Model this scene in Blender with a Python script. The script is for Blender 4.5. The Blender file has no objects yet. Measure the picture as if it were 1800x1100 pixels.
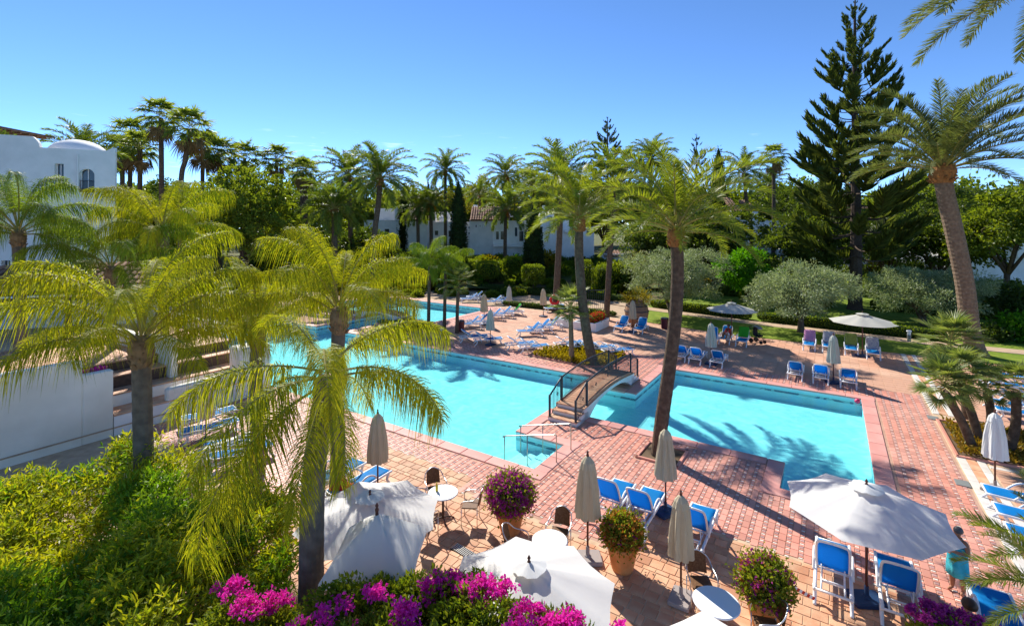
import bpy, math, random
import numpy as np
from mathutils import Vector, Matrix
R = math.radians
rnd = random.Random(7)
rng = np.random.default_rng(7)
scene = bpy.context.scene
col = scene.collection

# ---------------------------------------------------------------- camera, sky, sun, exposure
CAM_H = 7.6
cam_d = bpy.data.cameras.new('camera'); cam = bpy.data.objects.new('camera', cam_d); col.objects.link(cam)
cam.location = (0, 0, CAM_H); cam.rotation_euler = (R(90), 0, 0)
cam_d.sensor_width = 36.0; cam_d.lens = 857/1800*36; cam_d.shift_y = -150/1800
cam_d.clip_start = 0.1; cam_d.clip_end = 6000
scene.camera = cam

SUN_EL = R(39); SUN_ROT = R(-25.5)          # sun stands behind the garden, a little to the left
world = bpy.data.worlds.new('World'); scene.world = world; world.use_nodes = True
wn = world.node_tree.nodes; wl = world.node_tree.links; wn.clear()
sky = wn.new('ShaderNodeTexSky'); sky.sky_type = 'NISHITA'; sky.sun_disc = False
sky.sun_elevation = SUN_EL; sky.sun_rotation = SUN_ROT % (2*math.pi)
sky.air_density = 0.46; sky.dust_density = 0.0; sky.ozone_density = 4.0; sky.altitude = 0
bg = wn.new('ShaderNodeBackground'); bg.inputs[1].default_value = 0.15
# a few thin wisps of cloud low over the horizon
tc = wn.new('ShaderNodeTexCoord'); sep = wn.new('ShaderNodeSeparateXYZ'); wl.new(tc.outputs['Generated'], sep.inputs[0])
mp = wn.new('ShaderNodeMapping'); mp.inputs['Scale'].default_value = (5, 5, 38); wl.new(tc.outputs['Generated'], mp.inputs[0])
nz = wn.new('ShaderNodeTexNoise'); nz.inputs['Scale'].default_value = 3.0; nz.inputs['Detail'].default_value = 6; wl.new(mp.outputs[0], nz.inputs['Vector'])
cr = wn.new('ShaderNodeValToRGB'); cr.color_ramp.elements[0].position = .62; cr.color_ramp.elements[1].position = .80; wl.new(nz.outputs['Fac'], cr.inputs[0])
el = wn.new('ShaderNodeMapRange'); el.inputs[1].default_value = .20; el.inputs[2].default_value = .03; wl.new(sep.outputs['Z'], el.inputs[0])
mu = wn.new('ShaderNodeMath'); mu.operation = 'MULTIPLY'; wl.new(cr.outputs[0], mu.inputs[0]); wl.new(el.outputs[0], mu.inputs[1])
mu2 = wn.new('ShaderNodeMath'); mu2.operation = 'MULTIPLY'; mu2.inputs[1].default_value = .75; wl.new(mu.outputs[0], mu2.inputs[0])
mxs = wn.new('ShaderNodeMixRGB'); mxs.inputs[2].default_value = (9.5, 9.8, 10.2, 1)
hs = wn.new('ShaderNodeHueSaturation'); hs.inputs['Saturation'].default_value = 1.08; wl.new(sky.outputs[0], hs.inputs['Color'])
tn = wn.new('ShaderNodeMixRGB'); tn.blend_type = 'MULTIPLY'; tn.inputs[0].default_value = 1; tn.inputs[2].default_value = (.93, .965, .98, 1); wl.new(hs.outputs[0], tn.inputs[1])
wl.new(tn.outputs[0], mxs.inputs[1]); wl.new(mu2.outputs[0], mxs.inputs[0])
wl.new(mxs.outputs[0], bg.inputs[0])
wo = wn.new('ShaderNodeOutputWorld'); wl.new(bg.outputs[0], wo.inputs[0])

sd = bpy.data.lights.new('sun', 'SUN'); sun = bpy.data.objects.new('sun', sd); col.objects.link(sun)
sd.energy = 4.4; sd.angle = R(.53); sd.color = (1, .95, .86)
to_sun = Vector((math.sin(SUN_ROT)*math.cos(SUN_EL), math.cos(SUN_ROT)*math.cos(SUN_EL), math.sin(SUN_EL)))
sun.rotation_euler = to_sun.to_track_quat('Z', 'Y').to_euler(); sun.location = to_sun*200
vs = scene.view_settings
vs.view_transform = 'Standard'; vs.look = 'None'; vs.gamma = 1; vs.exposure = 0.85; vs.use_curve_mapping = False
scene.render.engine = 'CYCLES'
scene.cycles.max_bounces = 8; scene.cycles.transparent_max_bounces = 12

# ---------------------------------------------------------------- measuring helpers
F_PX, HOR = 857.0, 400.0
AX = Vector((.8358, -.5490, 0)); BX = Vector((.5490, .8358, 0))      # the two directions of the paving
ANG_A = math.atan2(AX.y, AX.x); ANG_B = math.atan2(BX.y, BX.x)
def gp(x, y, z=0.0):                       # picture point on the level z
    Y = F_PX*(CAM_H-z)/(y-HOR); return Vector(((x-900)/F_PX*Y, Y, z))
def yp(x, y, Y):                           # picture point at the distance Y
    return Vector(((x-900)/F_PX*Y, Y, CAM_H-(y-HOR)/F_PX*Y))
def ab(a, b, z=0.0): return AX*a + BX*b + Vector((0, 0, z))
def to_ab(v): return v.x*AX.x+v.y*AX.y, v.x*BX.x+v.y*BX.y

# ---------------------------------------------------------------- materials
MATS = {}
def new_mat(name):
    m = bpy.data.materials.new(name); m.use_nodes = True
    nt = m.node_tree; MATS[name] = m
    return m, nt.nodes, nt.links, nt.nodes['Principled BSDF']
def c4(c): return (c[0], c[1], c[2], 1)
def mat(name, c, rough=.6, spec=.3, var=0.0, c2=None, scale=4.0, bump=0.0, bscale=20, metal=0.0, island=0.0, obj=0.0, detail=4, coat=0):
    """plain surface: colour c, patches of c2, random tint per piece, fine relief"""
    m, n, l, p = new_mat(name)
    p.inputs['Roughness'].default_value = rough; p.inputs['Specular IOR Level'].default_value = spec
    p.inputs['Metallic'].default_value = metal
    src = None
    if c2 is not None:
        t = n.new('ShaderNodeTexCoord'); nz = n.new('ShaderNodeTexNoise'); nz.inputs['Scale'].default_value = scale
        nz.inputs['Detail'].default_value = detail; l.new(t.outputs['Object'], nz.inputs['Vector'])
        rp = n.new('ShaderNodeValToRGB'); rp.color_ramp.elements[0].position = .38; rp.color_ramp.elements[1].position = .68
        rp.color_ramp.elements[0].color = c4(c); rp.color_ramp.elements[1].color = c4(c2)
        l.new(nz.outputs['Fac'], rp.inputs[0]); src = rp.outputs[0]
    if island or obj:
        hv = n.new('ShaderNodeHueSaturation')
        if src: l.new(src, hv.inputs['Color'])
        else: hv.inputs['Color'].default_value = c4(c)
        mr = n.new('ShaderNodeMapRange'); amt = island or obj
        mr.inputs[3].default_value = 1-amt; mr.inputs[4].default_value = 1+amt
        if island: g = n.new('ShaderNodeNewGeometry'); l.new(g.outputs['Random Per Island'], mr.inputs[0])
        if obj:
            o = n.new('ShaderNodeObjectInfo')
            if island:
                ad = n.new('ShaderNodeMath'); ad.operation = 'ADD'; fr = n.new('ShaderNodeMath'); fr.operation = 'FRACT'
                l.new(g.outputs['Random Per Island'], ad.inputs[0]); l.new(o.outputs['Random'], ad.inputs[1])
                l.new(ad.outputs[0], fr.inputs[0]); l.new(fr.outputs[0], mr.inputs[0])
            else: l.new(o.outputs['Random'], mr.inputs[0])
        l.new(mr.outputs[0], hv.inputs['Value'])
        src = hv.outputs[0]
    if src: l.new(src, p.inputs['Base Color'])
    else: p.inputs['Base Color'].default_value = c4(c)
    if bump:
        t = n.new('ShaderNodeTexCoord'); nz = n.new('ShaderNodeTexNoise'); nz.inputs['Scale'].default_value = bscale
        nz.inputs['Detail'].default_value = 3; l.new(t.outputs['Object'], nz.inputs['Vector'])
        b = n.new('ShaderNodeBump'); b.inputs['Strength'].default_value = bump; b.inputs['Distance'].default_value = .02
        l.new(nz.outputs['Fac'], b.inputs['Height']); l.new(b.outputs[0], p.inputs['Normal'])
    return m
def leaf_mat(name, c1, c2, trans=.4, rough=.42, spec=.45, tint=(1.9, 1.7, .35), skew=.5):
    """leaf: colour between c1 and c2 from leaf to leaf, lets light through"""
    m, n, l, p = new_mat(name)
    p.inputs['Roughness'].default_value = rough; p.inputs['Specular IOR Level'].default_value = spec
    g = n.new('ShaderNodeNewGeometry'); o = n.new('ShaderNodeObjectInfo')
    a = n.new('ShaderNodeMath'); a.operation = 'MULTIPLY_ADD'; a.inputs[1].default_value = .75
    b = n.new('ShaderNodeMath'); b.operation = 'MULTIPLY'; b.inputs[1].default_value = .25
    l.new(o.outputs['Random'], b.inputs[0]); l.new(g.outputs['Random Per Island'], a.inputs[0]); l.new(b.outputs[0], a.inputs[2])
    mx = n.new('ShaderNodeMixRGB'); mx.inputs[1].default_value = c4(c1); mx.inputs[2].default_value = c4(c2); l.new(a.outputs[0], mx.inputs[0])
    l.new(mx.outputs[0], p.inputs['Base Color'])
    tm = n.new('ShaderNodeMixRGB'); tm.blend_type = 'MULTIPLY'; tm.inputs[0].default_value = 1; tm.inputs[2].default_value = c4(tint)
    l.new(mx.outputs[0], tm.inputs[1])
    tr = n.new('ShaderNodeBsdfTranslucent'); l.new(tm.outputs[0], tr.inputs[0])
    ms = n.new('ShaderNodeMixShader'); ms.inputs[0].default_value = trans
    l.new(p.outputs[0], ms.inputs[1]); l.new(tr.outputs[0], ms.inputs[2])
    l.new(ms.outputs[0], n['Material Output'].inputs[0])
    return m
def cloth_mat(name, c, trans=.35, c2=None, bscale=6, rough=.85):
    m, n, l, p = new_mat(name)
    p.inputs['Roughness'].default_value = rough; p.inputs['Specular IOR Level'].default_value = .15
    t = n.new('ShaderNodeTexCoord'); nz = n.new('ShaderNodeTexNoise'); nz.inputs['Scale'].default_value = bscale; nz.inputs['Detail'].default_value = 4
    l.new(t.outputs['Object'], nz.inputs['Vector'])
    mx = n.new('ShaderNodeMixRGB'); mx.inputs[1].default_value = c4(c)
    mx.inputs[2].default_value = c4(c2 if c2 else tuple(v*.86 for v in c)); l.new(nz.outputs['Fac'], mx.inputs[0])
    l.new(mx.outputs[0], p.inputs['Base Color'])
    bm = n.new('ShaderNodeBump'); bm.inputs['Strength'].default_value = .25; bm.inputs['Distance'].default_value = .03
    l.new(nz.outputs['Fac'], bm.inputs['Height']); l.new(bm.outputs[0], p.inputs['Normal'])
    tr = n.new('ShaderNodeBsdfTranslucent'); l.new(mx.outputs[0], tr.inputs[0])
    ms = n.new('ShaderNodeMixShader'); ms.inputs[0].default_value = trans
    l.new(p.outputs[0], ms.inputs[1]); l.new(tr.outputs[0], ms.inputs[2]); l.new(ms.outputs[0], n['Material Output'].inputs[0])
    return m

# ---------------------------------------------------------------- mesh helpers
class MB:
    def __init__(s): s.v = []; s.f = []
    def add(s, v, f):
        k = len(s.v); s.v += [tuple(p) for p in v]; s.f += [tuple(i+k for i in q) for q in f]; return s
    def box(s, c, d, rz=0.0, M=None):
        x, y, z = (d[0]/2, d[1]/2, d[2]/2)
        pts = [Vector(p) for p in ((-x,-y,-z),(x,-y,-z),(x,y,-z),(-x,y,-z),(-x,-y,z),(x,-y,z),(x,y,z),(-x,y,z))]
        m = M if M is not None else Matrix.Rotation(rz, 3, 'Z')
        return s.add([m @ p + Vector(c) for p in pts], [(3,2,1,0),(4,5,6,7),(0,1,5,4),(1,2,6,5),(2,3,7,6),(3,0,4,7)])
    def bevbox(s, c, d, bev=.02, rz=0.0):
        x, y, z = d[0]/2, d[1]/2, d[2]/2; m = Matrix.Rotation(rz, 3, 'Z'); pts = []
        rings = [(-z, bev), (-z+bev, 0), (z-bev, 0), (z, bev)]
        for zz, i in rings:
            X, Y, k = x-i, y-i, bev
            for p in ((-X+k,-Y),(X-k,-Y),(X,-Y+k),(X,Y-k),(X-k,Y),(-X+k,Y),(-X,Y-k),(-X,-Y+k)): pts.append(m @ Vector((p[0],p[1],zz))+Vector(c))
        fs = [tuple(range(7,-1,-1)), tuple(range(24,32))]
        for r in range(3):
            for i in range(8): j = (i+1) % 8; fs.append((r*8+i, r*8+j, r*8+8+j, r*8+8+i))
        return s.add(pts, fs)
    def tube(s, path, rad, n=8, cap=True):
        P = [Vector(p) for p in path]; k = len(P)
        if not hasattr(rad, '__len__'): rad = [rad]*k
        pts = []; up = None
        for i in range(k):
            t = (P[min(i+1,k-1)]-P[max(i-1,0)]).normalized()
            if up is None:
                up = Vector((1,0,0)) if abs(t.x) < .8 else Vector((0,1,0))
            u = (up - t*up.dot(t)).normalized(); w = t.cross(u); up = u
            for j in range(n):
                a = 2*math.pi*j/n; pts.append(P[i]+(u*math.cos(a)+w*math.sin(a))*rad[i])
        fs = []
        for i in range(k-1):
            for j in range(n): q = (j+1) % n; fs.append((i*n+j, i*n+q, i*n+n+q, i*n+n+j))
        if cap: fs.append(tuple(range(n-1,-1,-1))); fs.append(tuple((k-1)*n+j for j in range(n)))
        return s.add(pts, fs)
    def lathe(s, prof, n=16, c=(0,0,0), mod=None):
        pts = []; k = len(prof)
        for i, (r, z) in enumerate(prof):
            for j in range(n):
                a = 2*math.pi*j/n; q = r*(mod(a, i) if mod else 1)
                pts.append((c[0]+q*math.cos(a), c[1]+q*math.sin(a), c[2]+z))
        fs = []
        for i in range(k-1):
            for j in range(n): q = (j+1) % n; fs.append((i*n+j, i*n+q, i*n+n+q, i*n+n+j))
        if prof[0][0] > 1e-4: fs.append(tuple(range(n-1,-1,-1)))
        if prof[-1][0] > 1e-4: fs.append(tuple((k-1)*n+j for j in range(n)))
        return s.add(pts, fs)
    def mesh(s, name, m, smooth=False):
        me = bpy.data.meshes.new(name); me.from_pydata(s.v, [], s.f); me.materials.append(MATS[m])
        me.polygons.foreach_set('use_smooth', [bool(smooth)]*len(me.polygons))
        me.update(); return me
    def obj(s, name, m, parent=None, smooth=False, loc=(0,0,0), rz=0.0):
        return link(name, s.mesh(name, m, smooth), parent, loc, rz)
def link(name, me, parent=None, loc=(0,0,0), rz=0.0):
    o = bpy.data.objects.new(name, me); col.objects.link(o); o.parent = parent; o.location = loc
    if rz: o.rotation_euler = (0, 0, rz)
    return o
def np_mesh(name, V, Fq, m, smooth=False):
    """V (n,3), Fq (k,4) quads or (k,3) triangles"""
    V = np.asarray(V, np.float32); Fq = np.asarray(Fq, np.int32); w = Fq.shape[1]
    me = bpy.data.meshes.new(name); me.vertices.add(len(V)); me.vertices.foreach_set('co', V.ravel())
    me.loops.add(Fq.size); me.loops.foreach_set('vertex_index', Fq.ravel())
    me.polygons.add(len(Fq)); me.polygons.foreach_set('loop_start', np.arange(0, Fq.size, w, dtype=np.int32))
    me.materials.append(MATS[m])
    me.polygons.foreach_set('use_smooth', np.full(len(Fq), bool(smooth)))
    me.update(calc_edges=True); me.validate(); return me
def thing(name, label, cat, loc=(0,0,0), rz=0.0, group=None):
    o = bpy.data.objects.new(name, None); col.objects.link(o); o.empty_display_size = .2
    o.location = loc; o.rotation_euler = (0, 0, rz); return tag(o, label, cat, group)
def tag(o, label, cat, group=None, kind=None):
    if label: o['label'] = label
    if cat: o['category'] = cat
    if group: o['group'] = group
    if kind: o['kind'] = kind
    return o
def struct(o): o['kind'] = 'structure'; return o
def stuff(o, label=None, cat=None): return tag(o, label, cat, None, 'stuff')

def leaves(P, D, L, W, up=None, fold=.25, curl=.15):
    """one diamond leaf per row: base P, direction D, length L, width W"""
    n = len(P); D = D/np.linalg.norm(D, axis=1, keepdims=True)
    if up is None: up = rng.normal(size=(n, 3))
    S = np.cross(D, up); S /= np.linalg.norm(S, axis=1, keepdims=True)+1e-9
    N = np.cross(S, D); L = np.broadcast_to(L, n)[:, None]; W = np.broadcast_to(W, n)[:, None]
    mid = P + D*L*.45
    V = np.stack([P, mid + S*W*.5 + N*W*fold, P + D*L - N*L*curl, mid - S*W*.5 + N*W*fold], 1).reshape(-1, 3)
    return V, np.arange(4*n).reshape(n, 4)
def unit(n, r=rng):
    v = r.normal(size=(n, 3)); return v/np.linalg.norm(v, axis=1, keepdims=True)

# ---------------------------------------------------------------- colours
mat('lawn_grass', (.13, .20, .02), .9, .1, c2=(.22, .27, .035), scale=2.2, bump=.5, bscale=45)
mat('garden_soil', (.13, .10, .05), .95, .1, c2=(.10, .15, .03), scale=.6, bump=.4, bscale=8)
mat('earth', (.16, .11, .07), .95, .1, c2=(.10, .07, .045), scale=3, bump=.6, bscale=25)
mat('sand_path', (.50, .36, .24), .9, .1, c2=(.40, .29, .2), scale=2, bump=.2, bscale=30)
mat('mortar', (.50, .31, .23), .9, .1, c2=(.42, .25, .18), scale=3)
mat('cream_mortar', (.60, .45, .30), .9, .1, c2=(.48, .33, .22), scale=3)
mat('red_tile', (.60, .24, .17), .55, .3, island=.17, obj=.001, c2=(.64, .32, .245), scale=.35, detail=7)
mat('white_tile', (.78, .72, .62), .5, .3, island=.1)
mat('grey_tile', (.42, .25, .23), .5, .3, island=.2)
mat('terracotta_tile', (.54, .255, .14), .65, .25, c2=(.62, .39, .24), scale=2.2, island=.2, obj=.001, detail=6, bump=.2, bscale=40)
mat('plaza_tile', (.56, .29, .185), .65, .25, c2=(.60, .38, .26), scale=.5, island=.12, detail=5)
mat('coping', (.66, .28, .235), .6, .3, c2=(.62, .34, .29), scale=1.1, obj=.1, bump=.12, bscale=30)
mat('pool_plaster', (.60, .86, .90), .7, .2, c2=(.56, .82, .87), scale=.8)
mat('white_plaster_step', (.80, .90, .92), .6, .2)
mat('white_wall', (.82, .81, .78), .85, .15, c2=(.72, .72, .69), scale=1.2, bump=.25, bscale=9, detail=8)
mat('bounce_warm_wall', (.86, .825, .72), .85, .15, c2=(.70, .66, .56), scale=.55, bump=.25, bscale=9, detail=9)  # patchy white plaster; warm bounce from the sunlit ground is put into its colour
mat('white_trim', (.80, .79, .76), .7, .2)
mat('roof_tile', (.36, .19, .12), .8, .15, c2=(.28, .17, .12), scale=3, island=.28)
mat('dark_wood', (.07, .04, .028), .6, .3, c2=(.11, .06, .04), scale=6)
mat('pole_wood', (.115, .035, .02), .45, .4)
mat('teak', (.25, .13, .07), .55, .3, c2=(.2, .1, .05), scale=5)
mat('dark_glass', (.035, .05, .06), .08, .6)
mat('steel', (.45, .42, .36), .28, .5, metal=.9)
mat('aluminium', (.7, .7, .7), .3, .5, metal=.9)
mat('iron', (.018, .03, .045), .45, .4)
mat('white_resin', (.80, .80, .80), .38, .45)
mat('base_blue', (.008, .035, .10), .5, .4)
mat('base_stone', (.34, .29, .27), .85, .2)
mat('terracotta_pot', (.56, .20, .055), .65, .3, c2=(.62, .28, .1), scale=3.5, bump=.12, bscale=20)
mat('old_jar', (.36, .2, .11), .8, .2, c2=(.27, .15, .09), scale=3, bump=.3, bscale=12)
mat('soil', (.035, .022, .014), .95, .1)
mat('wicker', (.12, .055, .022), .55, .3, c2=(.2, .1, .045), scale=30)
mat('red_plastic', (.62, .02, .02), .4, .4)
mat('pink_ball', (.70, .03, .12), .35, .5)
mat('bin_red', (.09, .012, .02), .4, .4)
mat('drain_grey', (.20, .21, .20), .6, .4)
mat('black_fabric', (.015, .015, .018), .8, .2)
mat('yellow_bottle', (.75, .55, .03), .35, .4)
mat('skin', (.36, .16, .085), .5, .35)
mat('pale_skin', (.52, .28, .19), .5, .35)
mat('hair_dark', (.02, .013, .01), .5, .4)
mat('hair_grey', (.09, .085, .085), .5, .4)
mat('hair_brown', (.07, .035, .018), .5, .4)
mat('red_shirt', (.55, .04, .03), .85, .1)
mat('white_shirt', (.7, .66, .62), .85, .1)
mat('pink_cloth', (.65, .05, .25), .85, .1)
mat('turquoise_towel', (.05, .50, .58), .95, .05, c2=(.12, .62, .68), scale=5, bump=.4, bscale=60)
cloth_mat('canvas_cream', (.62, .54, .38), .25, (.55, .47, .33))
cloth_mat('canvas_grey', (.58, .57, .50), .25, (.5, .5, .44))
cloth_mat('canvas_white', (.80, .79, .76), .28, (.76, .75, .72), 3)
cloth_mat('sling_blue', (.015, .34, .76), .6, (.02, .38, .80), 9, .6)
cloth_mat('sling_pale', (.05, .24, .58), .3, (.08, .29, .62), 9, .7)
cloth_mat('towel_green', (.06, .50, .04), .3)
cloth_mat('towel_olive', (.10, .2, .03), .2, (.35, .36, .1), 14)
cloth_mat('towel_pink', (.58, .2, .42), .3, (.7, .4, .56), 14)
cloth_mat('towel_pattern', (.02, .05, .3), .2, (.75, .72, .55), 11)
mat('palm_trunk', (.17, .115, .075), .9, .15, c2=(.27, .19, .125), scale=7, bump=.9, bscale=18, detail=6)
mat('palm_trunk_dark', (.085, .058, .04), .9, .15, c2=(.15, .105, .07), scale=7, bump=.9, bscale=18, detail=6)
mat('queen_trunk', (.12, .10, .08), .85, .2, c2=(.19, .16, .125), scale=5, bump=.6, bscale=14, detail=6)
mat('palm_boot', (.34, .155, .05), .85, .15, c2=(.22, .1, .035), scale=9, bump=.6, bscale=20, island=.3)
mat('queen_boot', (.27, .19, .11), .85, .15, c2=(.17, .105, .06), scale=6, bump=.5, bscale=15, island=.25)
mat('dates', (.42, .16, .015), .7, .2, island=.3)
mat('bark', (.07, .05, .038), .9, .1, c2=(.11, .08, .06), scale=8, bump=.8, bscale=14)
mat('olive_bark', (.10, .075, .055), .9, .1, c2=(.16, .12, .09), scale=6, bump=.9, bscale=12)
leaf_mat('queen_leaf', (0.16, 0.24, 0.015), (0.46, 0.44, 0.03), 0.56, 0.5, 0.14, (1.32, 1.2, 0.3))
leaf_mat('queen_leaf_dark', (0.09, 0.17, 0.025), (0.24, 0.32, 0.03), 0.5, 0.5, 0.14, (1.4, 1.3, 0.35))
leaf_mat('date_leaf', (.105, .17, .028), (.25, .285, .04), 0.52, 0.45, 0.25, (1.55, 1.4, .35))
leaf_mat('date_leaf_far', (0.08, 0.14, 0.03), (0.2, 0.24, 0.04), 0.5, 0.5, 0.2, (1.5, 1.45, 0.4))
leaf_mat('date_leaf_grey', (0.08, 0.115, 0.045), (0.19, 0.215, 0.085), 0.42, 0.42, 0.35, (1.4, 1.35, 0.5))
leaf_mat('fan_leaf', (0.11, 0.18, 0.04), (0.27, 0.3, 0.06), 0.56, 0.5, 0.18, (1.4, 1.35, 0.4))
leaf_mat('fan_leaf_bright', (0.12, 0.18, 0.045), (0.26, 0.3, 0.1), 0.42, 0.45, 0.3, (1.35, 1.3, 0.45))
mat('dead_leaf', (.22, .13, .05), .9, .1, island=.35)
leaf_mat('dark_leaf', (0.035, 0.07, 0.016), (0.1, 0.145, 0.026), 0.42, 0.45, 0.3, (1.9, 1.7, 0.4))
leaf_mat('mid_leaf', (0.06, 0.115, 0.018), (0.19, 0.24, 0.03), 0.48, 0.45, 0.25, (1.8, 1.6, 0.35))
leaf_mat('bright_leaf', (0.0336, 0.138, 0.0096), (0.102, 0.24, 0.0144), 0.54, 0.50, .22, (1.7, 1.7, .3))
leaf_mat('pale_leaf', (0.1105, 0.1365, 0.0286), (0.2405, 0.221, 0.0455), 0.54, 0.50, .22, (1.9, 1.7, .4))
leaf_mat('olive_leaf', (0.15, 0.2, 0.085), (0.36, 0.42, 0.235), 0.38, 0.42, 0.35, (1.2, 1.2, 0.7))
leaf_mat('pine_leaf', (0.05, 0.095, 0.03), (0.17, 0.2, 0.05), 0.4, 0.5, 0.25, (1.6, 1.45, 0.5))
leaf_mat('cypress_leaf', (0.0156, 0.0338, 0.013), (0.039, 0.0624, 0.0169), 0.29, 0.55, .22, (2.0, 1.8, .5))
leaf_mat('hedge_leaf', (0.085, 0.15, 0.016), (0.22, 0.27, 0.025), 0.48, 0.45, 0.25, (1.6, 1.5, 0.35))
leaf_mat('shrub_leaf', (0.15, 0.27, 0.02), (0.5, 0.46, 0.03), 0.52, 0.45, 0.25, (1.25, 1.2, 0.3))
leaf_mat('shrub_leaf_green', (0.09, 0.22, 0.02), (0.28, 0.38, 0.03), 0.52, 0.45, 0.25, (1.3, 1.3, 0.3))
leaf_mat('boug_leaf', (0.09, 0.16, 0.018), (0.28, 0.3, 0.03), 0.5, 0.45, 0.2, (1.4, 1.3, 0.35))
leaf_mat('boug_flower', (0.74, 0.018, 0.36), (0.88, 0.05, 0.52), 0.42, 0.6, 0.15, (1.0, 1.0, 1.0))
leaf_mat('boug_purple', (0.36, 0.016, 0.24), (0.58, 0.07, 0.38), 0.35, 0.55, 0.2, (1.1, 1.0, 1.0))
leaf_mat('bract_mix', (0.46, 0.15, 0.03), (0.62, 0.34, 0.08), 0.4, 0.5, 0.2, (1.2, 1.05, 0.6))
leaf_mat('gold_leaf', (0.156, 0.144, 0.0096), (0.312, 0.252, 0.0144), 0.49, 0.50, .22, (1.5, 1.3, .3))
leaf_mat('red_flower', (.55, .03, .02), (.68, .09, .03), .3, .6, .2, (1, 1, 1))
leaf_mat('ground_cover', (0.12, 0.14, 0.02), (0.36, 0.22, 0.03), 0.4, 0.5, 0.25, (1.4, 1.2, 0.4))
mat('frond_rib', (.32, .27, .07), .6, .3)
mat('frond_rib_orange', (.38, .22, .05), .6, .3)
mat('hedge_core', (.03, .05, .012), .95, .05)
# ================================================================ GROUND, POOLS, PAVING
POOLS = [(-37,-9.84,13.15,22.95), (-9.84,-7.8,13.15,15.25), (-9.84,-7.5,18.0,21.65), (-7.5,1.1,18.0,26.6),
         (-1.3,1.1,16.1,18.0), (-42,-26.7,29.3,36.95), (-33,-29.8,22.95,29.3)]
def in_pool(a, b, e=0.0): return any(r[0]-e < a < r[1]+e and r[2]-e < b < r[3]+e for r in POOLS)
def cells(a0, a1, b0, b1, hole=True):
    As = sorted({a0, a1} | {v for r in POOLS for v in r[:2] if a0 < v < a1}); Bs = sorted({b0, b1} | {v for r in POOLS for v in r[2:] if b0 < v < b1})
    return [(x0,x1,y0,y1) for x0,x1 in zip(As,As[1:]) for y0,y1 in zip(Bs,Bs[1:]) if in_pool((x0+x1)/2,(y0+y1)/2) != hole]
def sheet(name, quads, z, m):
    mb = MB()
    for (a0,a1,b0,b1) in quads: mb.add([ab(a0,b0,z),ab(a1,b0,z),ab(a1,b1,z),ab(a0,b1,z)], [(0,1,2,3)])
    return struct(mb.obj(name, m))
sheet('ground', cells(-2500,2500,-2500,2500), -.07, 'garden_soil')
sheet('terrace_bed', cells(-60,26,-6,39.2), 0.0, 'cream_mortar')

# water: clear, tinted, mirrors the sky at a low angle
m, n, l, p = new_mat('pool_water')
t = n.new('ShaderNodeTexCoord'); nz = n.new('ShaderNodeTexNoise'); nz.inputs['Scale'].default_value = 3.4; nz.inputs['Detail'].default_value = 5; nz.inputs['Distortion'].default_value = .6
l.new(t.outputs['Object'], nz.inputs['Vector'])
bm_ = n.new('ShaderNodeBump'); bm_.inputs['Strength'].default_value = .4; bm_.inputs['Distance'].default_value = .06; l.new(nz.outputs['Fac'], bm_.inputs['Height'])
lw = n.new('ShaderNodeLayerWeight'); lw.inputs[0].default_value = .5; l.new(bm_.outputs[0], lw.inputs['Normal'])
pw = n.new('ShaderNodeMath'); pw.operation = 'POWER'; pw.inputs[1].default_value = 4.5; l.new(lw.outputs['Facing'], pw.inputs[0])
fr = n.new('ShaderNodeMath'); fr.operation = 'MULTIPLY_ADD'; fr.inputs[1].default_value = .6; fr.inputs[2].default_value = .02; l.new(pw.outputs[0], fr.inputs[0])
gl = n.new('ShaderNodeBsdfGlossy'); gl.inputs['Roughness'].default_value = .04; l.new(bm_.outputs[0], gl.inputs['Normal'])
# caustic-like ripple light, put into the transparent tint as noise
n2 = n.new('ShaderNodeTexNoise'); n2.inputs['Scale'].default_value = 1.5; n2.inputs['Detail'].default_value = 5; n2.inputs['Distortion'].default_value = 1.6; l.new(t.outputs['Object'], n2.inputs['Vector'])
rw = n.new('ShaderNodeValToRGB'); rw.color_ramp.elements[0].position = .36; rw.color_ramp.elements[1].position = .66
rw.color_ramp.elements[0].color = (.47, .865, .885, 1); rw.color_ramp.elements[1].color = (.62, .935, .935, 1); l.new(n2.outputs['Fac'], rw.inputs[0])
tr = n.new('ShaderNodeBsdfTransparent'); l.new(rw.outputs[0], tr.inputs[0])
ms = n.new('ShaderNodeMixShader'); l.new(fr.outputs[0], ms.inputs[0]); l.new(tr.outputs[0], ms.inputs[1]); l.new(gl.outputs[0], ms.inputs[2])
l.new(ms.outputs[0], n['Material Output'].inputs[0])
m, n, l, p = new_mat('mosaic_band')
t = n.new('ShaderNodeTexCoord'); ck = n.new('ShaderNodeTexVoronoi'); ck.inputs['Scale'].default_value = 5; l.new(t.outputs['Object'], ck.inputs['Vector'])
rp = n.new('ShaderNodeValToRGB'); rp.color_ramp.interpolation = 'CONSTANT'; rp.color_ramp.elements[0].color = (.30,.55,.58,1); rp.color_ramp.elements[1].color = (.04,.16,.24,1); rp.color_ramp.elements[1].position = .5
l.new(ck.outputs['Color'], rp.inputs[0]); l.new(rp.outputs[0], p.inputs['Base Color']); p.inputs['Roughness'].default_value = .3
WZ, FZ = -.11, -.66
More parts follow.
